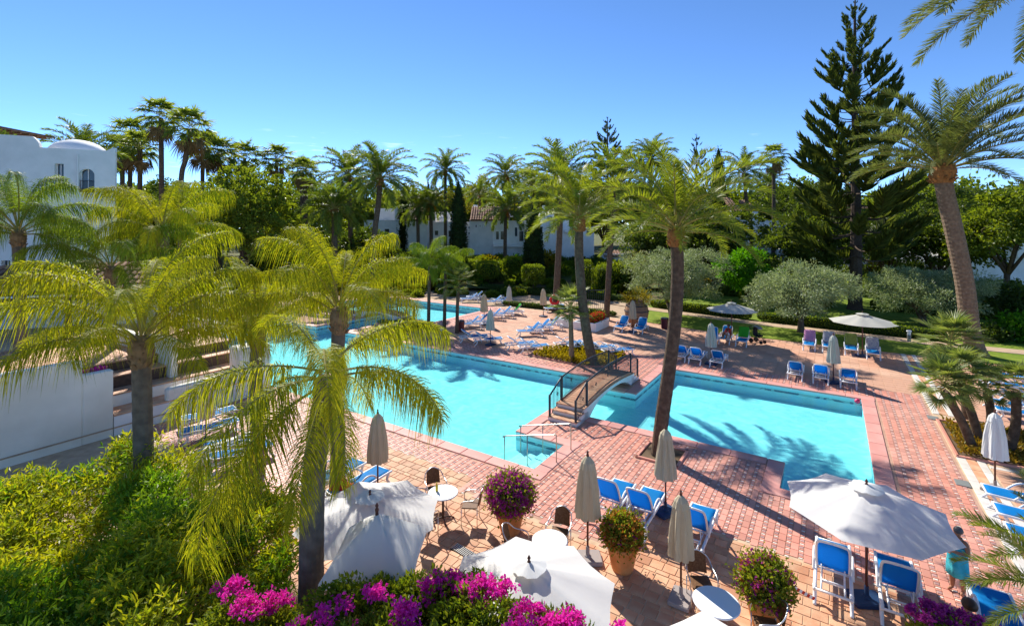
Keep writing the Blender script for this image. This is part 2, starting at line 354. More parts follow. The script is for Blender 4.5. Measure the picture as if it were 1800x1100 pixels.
def pool(name_w, rects, za):
    qs = [q for q in cells(-60,26,-6,39.2,False) if any(r[0] <= (q[0]+q[1])/2 <= r[1] and r[2] <= (q[2]+q[3])/2 <= r[3] for r in rects)]
    sheet('water', qs, WZ, 'pool_water'); mb = MB(); edges = []
    S = {}
    for (a0,a1,b0,b1) in qs:
        mb.add([ab(a0,b0,FZ),ab(a1,b0,FZ),ab(a1,b1,FZ),ab(a0,b1,FZ)], [(0,1,2,3)])
        for e in (((a0,b0),(a1,b0)),((a1,b0),(a1,b1)),((a1,b1),(a0,b1)),((a0,b1),(a0,b0))): S[e] = 1
    E_ = [e for e in S if (e[1], e[0]) not in S]
    band = MB()
    for (p0, p1) in E_:
        mb.add([ab(*p0,FZ),ab(*p1,FZ),ab(*p1,.0),ab(*p0,.0)], [(0,1,2,3)])
        d = Vector((p1[0]-p0[0], p1[1]-p0[1])).normalized(); nx, ny = -d.y*.004, d.x*.004
        band.add([ab(p0[0]+nx,p0[1]+ny,-.30),ab(p1[0]+nx,p1[1]+ny,-.30),ab(p1[0]+nx,p1[1]+ny,-.2),ab(p0[0]+nx,p0[1]+ny,-.2)], [(0,1,2,3)])
    basin = struct(mb.obj('pool_basin', 'pool_plaster')); band.obj('mosaic_band', 'mosaic_band', basin)
    # merge collinear edges
    nxt = {e[0]: e[1] for e in E_}; loops = []; used = set()
    for s0 in list(nxt):
        if s0 in used: continue
        lp = [s0]; used.add(s0); q = nxt[s0]
        while q != s0: lp.append(q); used.add(q); q = nxt[q]
        k = len(lp); lp = [lp[i] for i in range(k) if abs((lp[i][0]-lp[i-1][0])*(lp[(i+1)%k][1]-lp[i][1])-(lp[i][1]-lp[i-1][1])*(lp[(i+1)%k][0]-lp[i][0])) > 1e-6]
        loops.append(lp)
    return basin, loops
COP = .48
coping = struct(MB().add([ab(-6,28.2,-.02),ab(-5.9,28.2,-.02),ab(-5.9,28.3,-.02)], [(0,1,2)]).obj('pool_coping', 'coping'))
slab_cache = {}
def slab(cx, cy, ln, along_a):
    key = round(ln, 3)
    if key not in slab_cache: slab_cache[key] = MB().bevbox((0,0,0), (key-.012, COP, .07), .012).mesh('coping_slab', 'coping')
    link('coping_slab', slab_cache[key], coping, ab(cx, cy, .0+rnd.uniform(-.002,.002)), ANG_A if along_a else ANG_B)
def do_coping(loops):
    for lp in loops:
        k = len(lp)
        for i in range(k):
            p0, p1 = lp[i], lp[(i+1)%k]; pm, pn = lp[i-1], lp[(i+2)%k]
            d = (p1[0]-p0[0], p1[1]-p0[1]); L = math.hypot(*d); d = (d[0]/L, d[1]/L); o = (d[1], -d[0])     # outside is to the right
            def turn(u, v, w): return (v[0]-u[0])*(w[1]-v[1])-(v[1]-u[1])*(w[0]-v[0])
            e0 = COP if turn(pm,p0,p1) > 0 else -COP; e1 = COP if turn(p0,p1,pn) > 0 else -COP
            al = abs(d[0]) > .5
            if not al: e0 = e1 = 0
            s0, s1 = -e0, L+e1; nn = max(1, round((s1-s0)/1.05)); w = (s1-s0)/nn
            for q in range(nn):
                c = s0+w*(q+.5); slab(p0[0]+d[0]*c+o[0]*(COP/2-.03), p0[1]+d[1]*c+o[1]*(COP/2-.03), w, al)
basinL, lpL = pool('water', POOLS, 0)
do_coping(lpL)
# steps in the corner bay of the big pool, under water
for i, (a0, z) in enumerate([(-8.15,-.24),(-8.6,-.36),(-9.05,-.48),(-9.5,-.58)]):
    mb = MB().box((0,0,0), (a0 and -7.82-a0, 2.06, z+.65)); mb.obj('pool_step', 'white_plaster_step', basinL, loc=ab((a0-7.82)/2, 14.2, (z-.65)/2), rz=ANG_A)
for i, (b1, z) in enumerate([(18.5,-.25),(18.9,-.4),(19.3,-.54)]):
    MB().box((0,0,0), (1.7, b1-18.02, z+.65)).obj('pool_step', 'white_plaster_step', basinL, loc=ab(-5.9, (b1+18.02)/2, (z-.65)/2), rz=ANG_A)

# ---- paving pieces
HOLES = [(-15.0,-9.9,24.35,28.0), (3.42,9.2,21.5,25.35), (-5.45,-4.05,15.7,17.1), (-30.5,-25.2,24.6,28.0), (-9.55,-7.95,16.75,24.1)]
def bd(a): return 7.6 if a < -13 else 11.8 if a < -9 else 11.0 if a < -4.4 else 13.05
def zone(a, b):
    if a < -21.8 and b < 26: return None
    if any(h[0] < a < h[1] and h[2] < b < h[3] for h in HOLES): return None
    if in_pool(a, b, COP-.06): return None
    if 3.40 < a < 4.16 and 9 < b < 37.3: return None
    if b < bd(a) and a <= 3.4: return 'T'
    if a > 4.1: return 'P'
    if b < (25.2 if a < -11.5 else 28.5) or a < -24: return 'D'
    return 'P' if b < 38.8 else None
def vis(a, b):
    v = AX*a+BX*b
    if v.y < 6: return False
    x = 900+F_PX*v.x/v.y; y = HOR+F_PX*CAM_H/v.y
    return -40 < x < 1840 and y < 1180
def frustums(Rs, h=.014, bev=.005):
    R_ = np.array(Rs, float); n = len(R_); a0,a1,b0,b1 = R_.T; jit = rng.uniform(-.0022, .0022, n)
    def pt(a, b, z): return np.stack([a*AX.x+b*BX.x, a*AX.y+b*BX.y, z], 1)
    z0 = np.zeros(n); z1 = h+jit
    V = np.stack([pt(a0,b0,z0),pt(a1,b0,z0),pt(a1,b1,z0),pt(a0,b1,z0),pt(a0+bev,b0+bev,z1),pt(a1-bev,b0+bev,z1),pt(a1-bev,b1-bev,z1),pt(a0+bev,b1-bev,z1)],1).reshape(-1,3)
    k = np.arange(n)[:,None]*8
    Fq = np.concatenate([k+np.array(q) for q in ((4,5,6,7),(0,1,5,4),(1,2,6,5),(2,3,7,6),(3,0,4,7))])
    return V, Fq
def lay(owner, rects, m, nobj, name='tile'):
    """the nobj pieces nearest the camera become objects, the rest one field"""
    rects = sorted(rects, key=lambda q: (AX*((q[0]+q[1])/2)+BX*((q[2]+q[3])/2)).length)
    near, far = rects[:nobj], rects[nobj:]; cache = {}
    for q in near:
        key = (round(q[1]-q[0],2), round(q[3]-q[2],2))
        if key not in cache:
            w, d = key[0]/2, key[1]/2; e = .006
            cache[key] = MB().add([(-w,-d,0),(w,-d,0),(w,d,0),(-w,d,0),(-w+e,-d+e,.014),(w-e,-d+e,.014),(w-e,d-e,.014),(-w+e,d-e,.014)],
                                  [(4,5,6,7),(0,1,5,4),(1,2,6,5),(2,3,7,6),(3,0,4,7)]).mesh(name, m)
        link(name, cache[key], owner, ab((q[0]+q[1])/2,(q[2]+q[3])/2, rnd.uniform(-.002,.002)), ANG_A+rnd.uniform(-.006,.006))
    if far:
        V, Fq = frustums(far); stuff(link(name+'_field', np_mesh(name+'_field', V, Fq, m), owner))
def base_patch(name, m, quads, z=.002): return sheet(name, quads, z, m)
# patterned pool deck: red bands between bands of white, red and grey pieces
deck = base_patch('pool_deck', 'mortar', cells(-40,3.38,13.05,25.2)+[(-13,-9,11.8,13.05),(-9,-4.4,11.0,13.05),(-21.8,-13,7.6,13.05)]+[(c[0],c[1],max(c[2],25.2),c[3]) for c in cells(-11.5,3.38,25.2,28.5)])
red, white, grey = [], [], []
pa, pb, g_ = .275, .30, .004
for i in range(int(-40/pa), int(3.4/pa)+1):
    for j in range(int(7/pb), int(38/pb)+1):
        a0 = i*pa; b0 = j*pb + (.075 if i % 2 else 0); a = a0+.137; b = b0+.15
        if zone(a, b) != 'D' or not vis(a, b): continue
        red.append((a0+g_, a0+.165-g_, b0+g_, b0+.30-g_))
        white.append((a0+.175+g_, a0+.265-g_, b0+g_, b0+.055-g_)); red.append((a0+.165+g_, a0+.275-g_, b0+.06+g_, b0+.13-g_))
        grey.append((a0+.175+g_, a0+.265-g_, b0+.13+g_, b0+.225-g_)); red.append((a0+.165+g_, a0+.275-g_, b0+.225+g_, b0+.30-g_))
lay(deck, red, 'red_tile', 300); lay(deck, white, 'white_tile', 0, 'white_tile'); lay(deck, grey, 'grey_tile', 0, 'grey_tile')
# near terrace: large worn terracotta tiles, broken by narrow bricks
near_terrace = base_patch('near_terrace', 'cream_mortar', [(-13,3.38,-2,11.0),(-4.4,3.38,11.0,13.05),(-13,-9,11.0,11.8)], .0015)
T = []
j = 0; b0 = -2.0
while b0 < 13:
    h = .14 if j % 4 == 2 else .29
    a0 = -13.0 - rnd.random()*.3
    while a0 < 3.38:
        w = rnd.choice((.29,.29,.29,.40,.14)) if h > .2 else .29
        a, b = a0+w/2, b0+h/2
        if a0 > -13 and a0+w < 3.39 and zone(a, b) == 'T' and b0+h < bd(a)+.02 and vis(a, b): T.append((a0+.008, a0+w-.008, b0+.008, b0+h-.008))
        a0 += w
    b0 += h; j += 1
lay(near_terrace, T, 'terracotta_tile', 300)
# plaza of square tiles beyond the pools and the terrace to the right
plaza = base_patch('plaza', 'cream_mortar', [(c[0],c[1],max(c[2],28.5),c[3]) for c in cells(-24,3.38,28.5,38.8)]+[(-24,-11.5,25.2,28.5),(4.18,26,4,38.8)], .0015)
Q = []; w = .42
for i in range(int(-24/w), int(26/w)):
    for j in range(int(4/w), int(39/w)):
        a, b = i*w+w/2, j*w+w/2
        if zone(a, b) == 'P' and a > -24 and vis(a, b): Q.append((i*w+.007, i*w+w-.007, j*w+.007, j*w+w-.007))
lay(plaza, Q, 'plaza_tile', 300)
# white stone stripes beside the right-hand deck
mat('white_stone', (.66, .62, .56), .7, .2, c2=(.58, .53, .47), scale=3, obj=.06)
stripe = struct(sheet('stone_stripes', [(3.40,4.16,9,37.3)], .0035, 'cream_mortar'))
bb = 9.0
while bb < 37.2:
    L = .9
    for a0, a1 in ((3.43,3.66),(3.93,4.13)):
        if not (21.3 < bb < 25.2): MB().bevbox((0,0,0), (a1-a0, L-.012, .03), .005).obj('stone_slab', 'white_stone', stripe, loc=ab((a0+a1)/2, bb+L/2, .006), rz=ANG_A)
    if not (21.3 < bb < 25.2): MB().bevbox((0,0,0), (.25, L-.02, .026), .005).obj('tile', 'terracotta_tile', stripe, loc=ab(3.795, bb+L/2, .005), rz=ANG_A)
    bb += L
for b0 in (17.6, 21.25, 25.5, 30.6):
    for k in range(8): MB().bevbox((0,0,0), (.88, .2, .03), .005).obj('stone_slab', 'white_stone', stripe, loc=ab(4.62+k*.9, b0, .008), rz=ANG_A)
for (x, y) in ((1640,735),(1692,850)):
    v = gp(x, y); o = MB().bevbox((0,0,0), (.34,.42,.03), .006).obj('drain_cover', 'drain_grey', None, loc=(v.x, v.y, .018), rz=ANG_A)
    tag(o, 'grey drain cover in red deck '+('just beside the fan palm bed' if y < 800 else 'close to the loungers on the right'), 'drain cover')
# lawn, path, garden
def poly(name, pts, z, m, th=.0):
    mb = MB(); k = len(pts); top = [Vector((p[0],p[1],z)) for p in pts]
    mb.add(top, [tuple(range(k))])
    if th:
        mb.add(top+[Vector((p[0],p[1],z-th)) for p in pts], [(i, k+i, k+(i+1)%k, (i+1)%k) for i in range(k)])
    return struct(mb.obj(name, m))
lawn_ab = [(-14.8,39.0),(-6,37.4),(12,37.4),(40,37.4),(40,66),(-14.8,66)]
poly('lawn', [ab(*q) for q in lawn_ab], .05, 'lawn_grass', .1)
poly('garden_path', [ab(-22,47.0),ab(-14,44.0),ab(-5.4,42.1),(ab(6,40.9)),ab(30,40.9),ab(30,42.3),ab(6,42.3),ab(-5.4,43.5),ab(-14,45.5),ab(-22,48.8)], .08, 'sand_path', .03)
poly('sandy_walk', [ab(-62,39.3),ab(-14.9,39.3),ab(-14.9,47),ab(-62,47)], .012, 'sand_path')
# rising garden behind
N = 60; xs = np.linspace(-190, 190, N); ys = np.concatenate([np.linspace(58, 90, 24), np.linspace(95, 420, 16)])
def terr(x, y):
    t = min(max((y-52)/24, 0), 1); t = t*t*(3-2*t); return -.04 + 3.2*t
V = [(x, y, terr(x, y)+.12*math.sin(x*.3)*math.sin(y*.23)*min(1,max(0,(y-52)/10))) for y in ys for x in xs]
Fq = [(j*N+i, j*N+i+1, (j+1)*N+i+1, (j+1)*N+i) for j in range(len(ys)-1) for i in range(N-1)]
struct(link('garden_terrain', np_mesh('garden_terrain', V, Fq, 'garden_soil', True)))
# ================================================================ PLANTS: building blocks
def quad_mesh(name, parts, smooth=False):
    """parts: list of (V, quads, material) joined in one mesh with material slots"""
    V = np.concatenate([p[0] for p in parts]); off = 0; fs = []; mi = []; names = []
    for v, f, m in parts:
        if m not in names: names.append(m)
        fs.append(np.asarray(f)+off); mi.append(np.full(len(f), names.index(m))); off += len(v)
    Fq = np.concatenate(fs); me = np_mesh(name, V, Fq, names[0], smooth)
    for m in names[1:]: me.materials.append(MATS[m])
    if len(names) > 1: me.polygons.foreach_set('material_index', np.concatenate(mi).astype(np.int32))
    return me
def rib_tube(P, rad, n=4):
    k = len(P); V = []
    for i in range(k):
        t = P[min(i+1,k-1)]-P[max(i-1,0)]; t = t/np.linalg.norm(t)
        s = np.cross(t, (0,1,0) if abs(t[1]) < .9 else (1,0,0)); s /= np.linalg.norm(s); w = np.cross(t, s)
        for j in range(n): a = 2*math.pi*j/n; V.append(P[i]+(s*math.cos(a)+w*math.sin(a))*rad[i])
    Fq = [(i*n+j, i*n+(j+1)%n, i*n+n+(j+1)%n, i*n+n+j) for i in range(k-1) for j in range(n)]
    return np.array(V), np.array(Fq)
def strips(P, D, Wv, L, W, drop, k=2, sweep=None):
    """thin blades: base P, direction D, width direction Wv, length L, width W, sag drop"""
    n = len(P); L = np.broadcast_to(L, n)[:,None]; W = np.broadcast_to(W, n)[:,None]; drop = np.broadcast_to(drop, n)[:,None]
    rows = []
    prof = {1:[1,.15], 2:[.75,1,.1], 3:[.7,1,.8,.08]}[k]
    for i in range(k+1):
        t = i/k; c = P + D*L*t*(1-.18*drop*t) + np.array([0,0,-1.0])*L*drop*t*t
        rows += [c-Wv*W*.5*prof[i], c+Wv*W*.5*prof[i]]
    V = np.stack(rows, 1).reshape(-1,3); m = 2*(k+1)
    b = np.arange(n)[:,None]*m
    Fq = np.concatenate([b+np.array([2*i,2*i+1,2*i+3,2*i+2]) for i in range(k)])
    return V, Fq
def frond(name, L, npair, launch, droop, ll, lw, leafm, ribm, ldrop=.15, ranks=1, vee=.3, start=.16, power=1.6, k=2, seed=1, twist=0.0, amin=28, amax=68):
    r = np.random.default_rng(seed); ns = 15; s = np.linspace(0, 1, ns)
    ang = launch - droop*s**power; ds = L/(ns-1)
    P = np.zeros((ns,3)); side_sw = twist*s**2*L
    for i in range(1, ns): P[i] = P[i-1]+np.array([math.cos(ang[i]),0,math.sin(ang[i])])*ds
    P[:,1] = side_sw
    m = npair; t = np.linspace(start, .995, m)
    base = np.stack([np.interp(t, s, P[:,c]) for c in range(3)],1); a = np.interp(t, s, ang)
    T = np.stack([np.cos(a), np.zeros(m), np.sin(a)],1); Nn = np.stack([-np.sin(a), np.zeros(m), np.cos(a)],1)
    al = np.radians(amax+(amin-amax)*t); ln = ll*np.clip(np.sin(np.pi*np.clip((t-start*.5)/(1.06-start*.5),0,1))**.55, .25, 1)
    Vs, Fs = [], []; off = 0
    for sd in (-1, 1):
        for q in range(ranks):
            vq = vee + r.normal(0,.20,m) if ranks == 1 else vee*(-.6+1.6*q/(ranks-1)) + r.normal(0,.22,m)
            al2 = al + r.normal(0,.08,m)
            D = T*np.cos(al2)[:,None] + np.array([0,sd,0])*np.sin(al2)[:,None] + Nn*np.broadcast_to(vq,m)[:,None]
            D += r.normal(0,.05,(m,3)); D /= np.linalg.norm(D,axis=1,keepdims=True)
            Wv = T - D*(D*T).sum(1,keepdims=True); Wv /= np.linalg.norm(Wv,axis=1,keepdims=True)
            V, Fq = strips(base+r.normal(0,.01,(m,3)), D, Wv, ln*r.uniform(.85,1.1,m), lw*r.uniform(.8,1.15,m), ldrop*r.uniform(.5,1.5,m), k)
            Vs.append(V); Fs.append(Fq+off); off += len(V)
    rv, rf = rib_tube(P, np.linspace(.032,.006,ns)*L/3.4)
    return quad_mesh(name, [(np.concatenate(Vs), np.concatenate(Fs), leafm), (rv, rf, ribm)])
FR = {}
def frond_set(key, angs, **kw):
    FR[key] = [(R(a), [frond('frond', launch=R(a), seed=int(a*3+100+q*17), twist=(q-.5)*.16, **kw) for q in (0,1)]) for a in angs]
frond_set('date', (84,66,48,30,12,-6), L=3.7, npair=110, droop=R(66), ll=.66, lw=.031, leafm='date_leaf', ribm='frond_rib', ldrop=.12, vee=.32)
frond_set('date_far', (84,62,40,18,-6,-28), L=3.7, npair=64, droop=R(70), ll=.74, lw=.060, leafm='date_leaf_far', ribm='frond_rib', ldrop=.2, vee=.25)
frond_set('canary', (84,66,50,34,18,2), L=5.2, npair=120, droop=R(58), ll=.76, lw=.040, leafm='date_leaf_grey', ribm='frond_rib', ldrop=.1, vee=.34)
frond_set('queen', (82,62,42,22,2,-20), L=3.5, npair=84, droop=R(78), ll=.72, lw=.021, leafm='queen_leaf', ribm='frond_rib', ldrop=1.05, ranks=2, vee=.75, power=1.7, k=3, start=.2, amin=42, amax=80)
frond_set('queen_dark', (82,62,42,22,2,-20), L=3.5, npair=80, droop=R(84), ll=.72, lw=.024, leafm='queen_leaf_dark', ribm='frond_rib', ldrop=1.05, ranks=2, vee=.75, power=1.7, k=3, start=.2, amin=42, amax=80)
def fan(name, Rr, pet, launch, leafm, ribm, ns=26, droop=.25, seed=1, spread=235):
    r = np.random.default_rng(seed); n = ns
    ph = np.radians(np.linspace(-spread/2, spread/2, n)) + r.normal(0,.02,n)
    ca, sa = math.cos(launch), math.sin(launch)
    hub = np.array([ca*pet, 0, sa*pet - .12*pet]); ax = np.array([math.cos(launch-.35),0,math.sin(launch-.35)]); nr = np.array([-ax[2],0,ax[0]])
    D = np.cos(ph)[:,None]*ax + np.sin(ph)[:,None]*np.array([0,1,0]) + nr*(.12+.16*np.abs(np.sin(ph)))[:,None]
    D /= np.linalg.norm(D,axis=1,keepdims=True)
    Wv = np.cross(D, nr); Wv /= np.linalg.norm(Wv,axis=1,keepdims=True)
    Wv = Wv + nr*np.where(np.arange(n)%2, .45, -.45)[:,None]
    ln = Rr*(.72+.28*np.cos(ph*.55))*r.uniform(.9,1.05,n)
    V, Fq = strips(np.repeat(hub[None],n,0), D, Wv, ln, Rr*math.radians(spread)/n*.5, droop*r.uniform(.4,1.6,n), 3)
    rv, rf = rib_tube(np.array([[0,0,0],[ca*pet*.5,0,sa*pet*.52],hub]), [.022,.016,.012])
    return quad_mesh(name, [(V, Fq, leafm), (rv, rf, ribm)])
def fan_set(key, angs, **kw): FR[key] = [(R(a), [fan('fan_leaf', launch=R(a), seed=int(a+200+q*31), **kw) for q in (0,1)]) for a in angs]
fan_set('fan', (80,58,36,14,-8,-34), Rr=1.15, pet=1.15, leafm='fan_leaf', ribm='frond_rib', droop=.4)
fan_set('fan_dead', (-50,-66), Rr=1.0, pet=1.0, leafm='dead_leaf', ribm='frond_rib_orange', droop=.5)
fan_set('dwarf', (82,60,38,16,-6,-26), Rr=.72, pet=.68, leafm='fan_leaf_bright', ribm='frond_rib', droop=.12, ns=34)

def put_fronds(root, top, key, n, hi, lo, scale=1.0, rad=.18, z_spread=.35, az0=0.0, name='frond', jit=.2, power=.9, r=rnd):
    sets = FR[key]
    for i in range(n):
        t = (i+.5)/n; want = R(hi - (hi-lo)*t**power) + r.uniform(-.1,.1)
        la, ms_ = min(sets, key=lambda q: abs(q[0]-want)); az = az0 + i*2.39996 + r.uniform(-jit, jit)
        o = link(name, r.choice(ms_), root)
        k = scale*r.uniform(.86,1.08)*(.82+.18*math.sin(math.pi*min(1,t+.25)))
        o.scale = (k, k*r.choice((-1,1)), k)
        o.rotation_euler = (r.uniform(-.12,.12), -(want-la)*.9, az)
        o.location = top + Vector((math.cos(az)*rad*(.3+.7*t), math.sin(az)*rad*(.3+.7*t), z_spread*(.5-t)))
def trunk_mesh(path, r0, r1, m, n=16, ring=.022, step=.12, flare=1.25):
    P = [Vector(p) for p in path]; Q = []; 
    def cat(p0,p1,p2,p3,t): return .5*((2*p1)+(p2-p0)*t+(2*p0-5*p1+4*p2-p3)*t*t+(-p0+3*p1-3*p2+p3)*t**3)
    for i in range(len(P)-1):
        k = max(2, int((P[i+1]-P[i]).length/step))
        for j in range(k): Q.append(cat(P[max(i-1,0)],P[i],P[i+1],P[min(i+2,len(P)-1)], j/k))
    Q.append(P[-1]); k = len(Q)
    rad = [(r0+(r1-r0)*i/(k-1))*(1+(ring if i % 2 else -ring*.4))*(1+(flare-1)*math.exp(-i*step/.35)) for i in range(k)]
    return MB().tube(Q, rad, n).mesh('trunk', m)
def boot_mesh(r, h, m, nb=44, r_=rnd):
    mb = MB().lathe([(r*.92,-h),(r*1.1,-h*.55),(r*1.28,-.05*h),(r*1.12,h*.3),(r*.5,h*.55)], 14)
    for i in range(nb):
        a = i*2.39996; z = -h*.95+1.35*h*i/nb; q = r*1.12*(1-.3*i/nb)
        d = Vector((math.cos(a),math.sin(a),0)); p = d*q*.85+Vector((0,0,z)); e = d*(q+r*.28)+Vector((0,0,z+h*.22))
        mb.tube([p, (p+e)*.5+Vector((0,0,.01)), e], [r*.2,r*.17,r*.1], 4)
    return mb.mesh('crown_boot', m)
def palm(name, label, path, r0, r1, key, n, hi, lo, scale=1.0, trunkm='palm_trunk', bootm='palm_boot', boot=(1.15,.5), group=None, seed=0, dates=0, skirt=0, cat='palm tree', leafname='frond', flare=1.25):
    r = random.Random(seed*13+5)
    P = [Vector(p) for p in path]; root = thing(name, label, cat, P[0], 0, group); L = [p-P[0] for p in P]; top = L[-1]
    link('trunk', trunk_mesh(L, r0, r1, trunkm, flare=flare), root)
    if boot: link('crown_boot', boot_mesh(r1*boot[0], boot[1], bootm, r_=r), root, top)
    put_fronds(root, top+Vector((0,0,.25)), key, n, hi, lo, scale, r1*.8, .4, r.uniform(0,6), leafname, r=r)
    if skirt: put_fronds(root, top-Vector((0,0,.25)), 'fan_dead', skirt, -46, -72, scale*.95, r1*.9, .6, r.uniform(0,6), 'dead_leaf', r=r)
    for i in range(dates):
        a = r.uniform(0,6.28); mb = MB()
        for q in range(16):
            e = Vector((math.cos(a+r.uniform(-.5,.5))*r.uniform(.35,.8), math.sin(a+r.uniform(-.5,.5))*r.uniform(.35,.8), -r.uniform(.25,.95)))
            mb.tube([(0,0,0), e*.55+Vector((0,0,.25)), e], [.02,.03,.045], 4)
        link('date_cluster', mb.mesh('date_cluster', 'dates'), root, top)
    return root
# ---- broad-leaved crowns
def crown_pts(blobs, nclump, nleaf, clump_r, r, shell=.62):
    """leaf positions in clumps spread through a few ellipsoids (cx,cy,cz,rx,ry,rz)"""
    w = np.array([b[3]*b[4]*b[5] for b in blobs])**.67; w /= w.sum(); B = np.array(blobs)[r.choice(len(blobs), nclump, p=w)]
    d = unit(nclump, r); rad = r.uniform(shell**3, 1, nclump)**(1/3); C = B[:,:3] + d*rad[:,None]*B[:,3:]
    i = r.integers(0, nclump, nleaf); cr = clump_r*r.uniform(.5,1.25,nclump)
    off = unit(nleaf, r)*(r.uniform(.15,1,nleaf)**.5)[:,None]; off[:,2] *= .62
    P = C[i] + off*cr[i][:,None]; out = off*.8 + d[i]*.6 + r.normal(0,.5,(nleaf,3)); out[:,2] += .15
    return P, out
def crown_mesh(blobs, nclump, nleaf, clump_r, L, W, m, seed=1, shell=.62, name='crown'):
    r = np.random.default_rng(seed); P, D = crown_pts(blobs, nclump, nleaf, clump_r, r, shell)
    V, Fq = leaves(P, D, L*r.uniform(.7,1.3,nleaf), W*r.uniform(.7,1.3,nleaf), unit(nleaf, r)+np.array([0,0,.9]))
    return np_mesh(name, V, Fq, m)
def limb_mesh(h, r0, blobs, m, seed=1, n=8, lean=(0,0), stems=1):
    r = random.Random(seed); mb = MB()
    for st in range(stems):
        ox, oy = (r.uniform(-.35,.35), r.uniform(-.35,.35)) if stems > 1 else (0,0); rr = r0*(.7 if stems > 1 else 1)
        mid = Vector((lean[0]*.5+r.uniform(-.1,.1)*h*.2+ox, lean[1]*.5+oy, h*.5)); top = Vector((lean[0]+ox*1.6, lean[1]+oy*1.6, h))
        mb.tube([(ox*.6,oy*.6,-.15),(ox*.7,oy*.7,h*.12),mid,top], [rr*1.5,rr*1.1,rr*.85,rr*.7], n)
        for b in blobs[:7] if stems == 1 else blobs[st::stems][:5]:
            c = Vector(b[:3]); s = top-Vector((0,0,r.uniform(0,h*.25))); q = (s+c)*.5+Vector((r.uniform(-.3,.3),r.uniform(-.3,.3),.15*b[5]))
            mb.tube([s, q, c, c+Vector((r.uniform(-1,1)*b[3]*.5,r.uniform(-1,1)*b[4]*.5,b[5]*.5))], [rr*.55,rr*.38,rr*.22,rr*.08], 6)
    return mb.mesh('trunk', m, True)
def tree(name, label, base, h, blobs, leafm, barkm='bark', r0=.25, nclump=160, nleaf=5200, clump_r=.8, L=.42, W=.26, seed=1, group=None, cat='tree', lean=(0,0), stems=1, shell=.62, scale=1.0, rz=0.0, meshes=None):
    root = thing(name, label, cat, base, rz, group); root.scale = (scale,)*3
    if meshes is None: meshes = (limb_mesh(h, r0, blobs, barkm, seed, lean=lean, stems=stems), crown_mesh(blobs, nclump, nleaf, clump_r, L, W, leafm, seed, shell))
    link('trunk', meshes[0], root); link('crown', meshes[1], root); return root, meshes
def blob_tree(rx, rz, h, nb=7, seed=1, flat=1.0):
    """ellipsoids for a rounded crown of radius rx and height 2*rz whose base is at h"""
    r = random.Random(seed); out = []
    for i in range(nb):
        a = i*2.4+r.uniform(-.4,.4); q = rx*(.18+.42*math.sqrt((i+.3)/nb)); z = h+rz*(.55+.85*r.random()*flat)
        out.append((math.cos(a)*q, math.sin(a)*q, z, rx*r.uniform(.42,.6), rx*r.uniform(.42,.6), rz*r.uniform(.42,.6)))
    out.append((0,0,h+rz*1.25,rx*.55,rx*.55,rz*.6)); return out
# ---- clipped shapes and loose bushes
def shell_pts(shape, dims, n, r):
    """points and normals on a rounded box / ellipsoid / cylinder standing on z=0"""
    if shape == 'ball':
        d = unit(n, r); P = d*np.array(dims)/2; N_ = d/np.array(dims); N_ /= np.linalg.norm(N_,axis=1,keepdims=True); P[:,2] += dims[2]/2; return P, N_
    if shape == 'cone':
        z = 1-np.sqrt(r.uniform(0.0,1,n)); a = r.uniform(0,2*np.pi,n); prof = np.interp(z, [0,.06,.25,.6,.85,1], [.55,.85,1,.82,.45,.04])
        P = np.stack([np.cos(a)*prof*dims[0]/2, np.sin(a)*prof*dims[1]/2, z*dims[2]],1); N_ = np.stack([np.cos(a),np.sin(a),np.full(n,.45)],1); return P, N_
    e = 4.5; d = unit(n, r)                                # superellipsoid = softly rounded box
    k = (np.abs(d)**e).sum(1)**(-1/e); q = d*k[:,None]; N_ = np.sign(q)*np.abs(q)**(e-1); N_ /= np.linalg.norm(N_,axis=1,keepdims=True)
    P = q*np.array(dims)/2; P[:,2] += dims[2]/2; return P, N_
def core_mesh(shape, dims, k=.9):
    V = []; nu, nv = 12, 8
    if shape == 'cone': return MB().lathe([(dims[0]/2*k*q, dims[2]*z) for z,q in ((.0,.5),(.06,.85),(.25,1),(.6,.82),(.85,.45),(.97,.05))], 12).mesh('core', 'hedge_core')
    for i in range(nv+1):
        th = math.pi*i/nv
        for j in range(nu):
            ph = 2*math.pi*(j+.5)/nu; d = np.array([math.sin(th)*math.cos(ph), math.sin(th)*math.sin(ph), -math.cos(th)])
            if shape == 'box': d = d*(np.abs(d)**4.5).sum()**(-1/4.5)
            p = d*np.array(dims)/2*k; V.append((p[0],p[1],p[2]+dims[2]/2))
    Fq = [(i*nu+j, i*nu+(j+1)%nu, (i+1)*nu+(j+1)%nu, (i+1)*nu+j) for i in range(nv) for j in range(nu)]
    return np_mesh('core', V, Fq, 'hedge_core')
def bush_meshes(shape, dims, n, L, W, m, seed=1, rough=.06, inward=.9):
    r = np.random.default_rng(seed); P, N_ = shell_pts(shape, dims, n, r)
    P = P*1.0; P += N_*r.normal(-.02, rough, n)[:,None]
    if rough > .1:                                         # loose bushes: lumps in the outline
        k = unit(9, r); ph = r.uniform(0,6,9); lump = sum(np.sin((P@k[i])*3.2/max(dims)*2.2+ph[i]) for i in range(9))/9
        P += N_*(lump*rough*2.2)[:,None]
    D = N_ + r.normal(0,.75,(n,3)); D[:,2] += .25
    V, Fq = leaves(P-D*.02, D, L*r.uniform(.7,1.3,n), W*r.uniform(.7,1.3,n), N_+r.normal(0,.5,(n,3)))
    return np_mesh('foliage', V, Fq, m), core_mesh(shape, dims, inward)
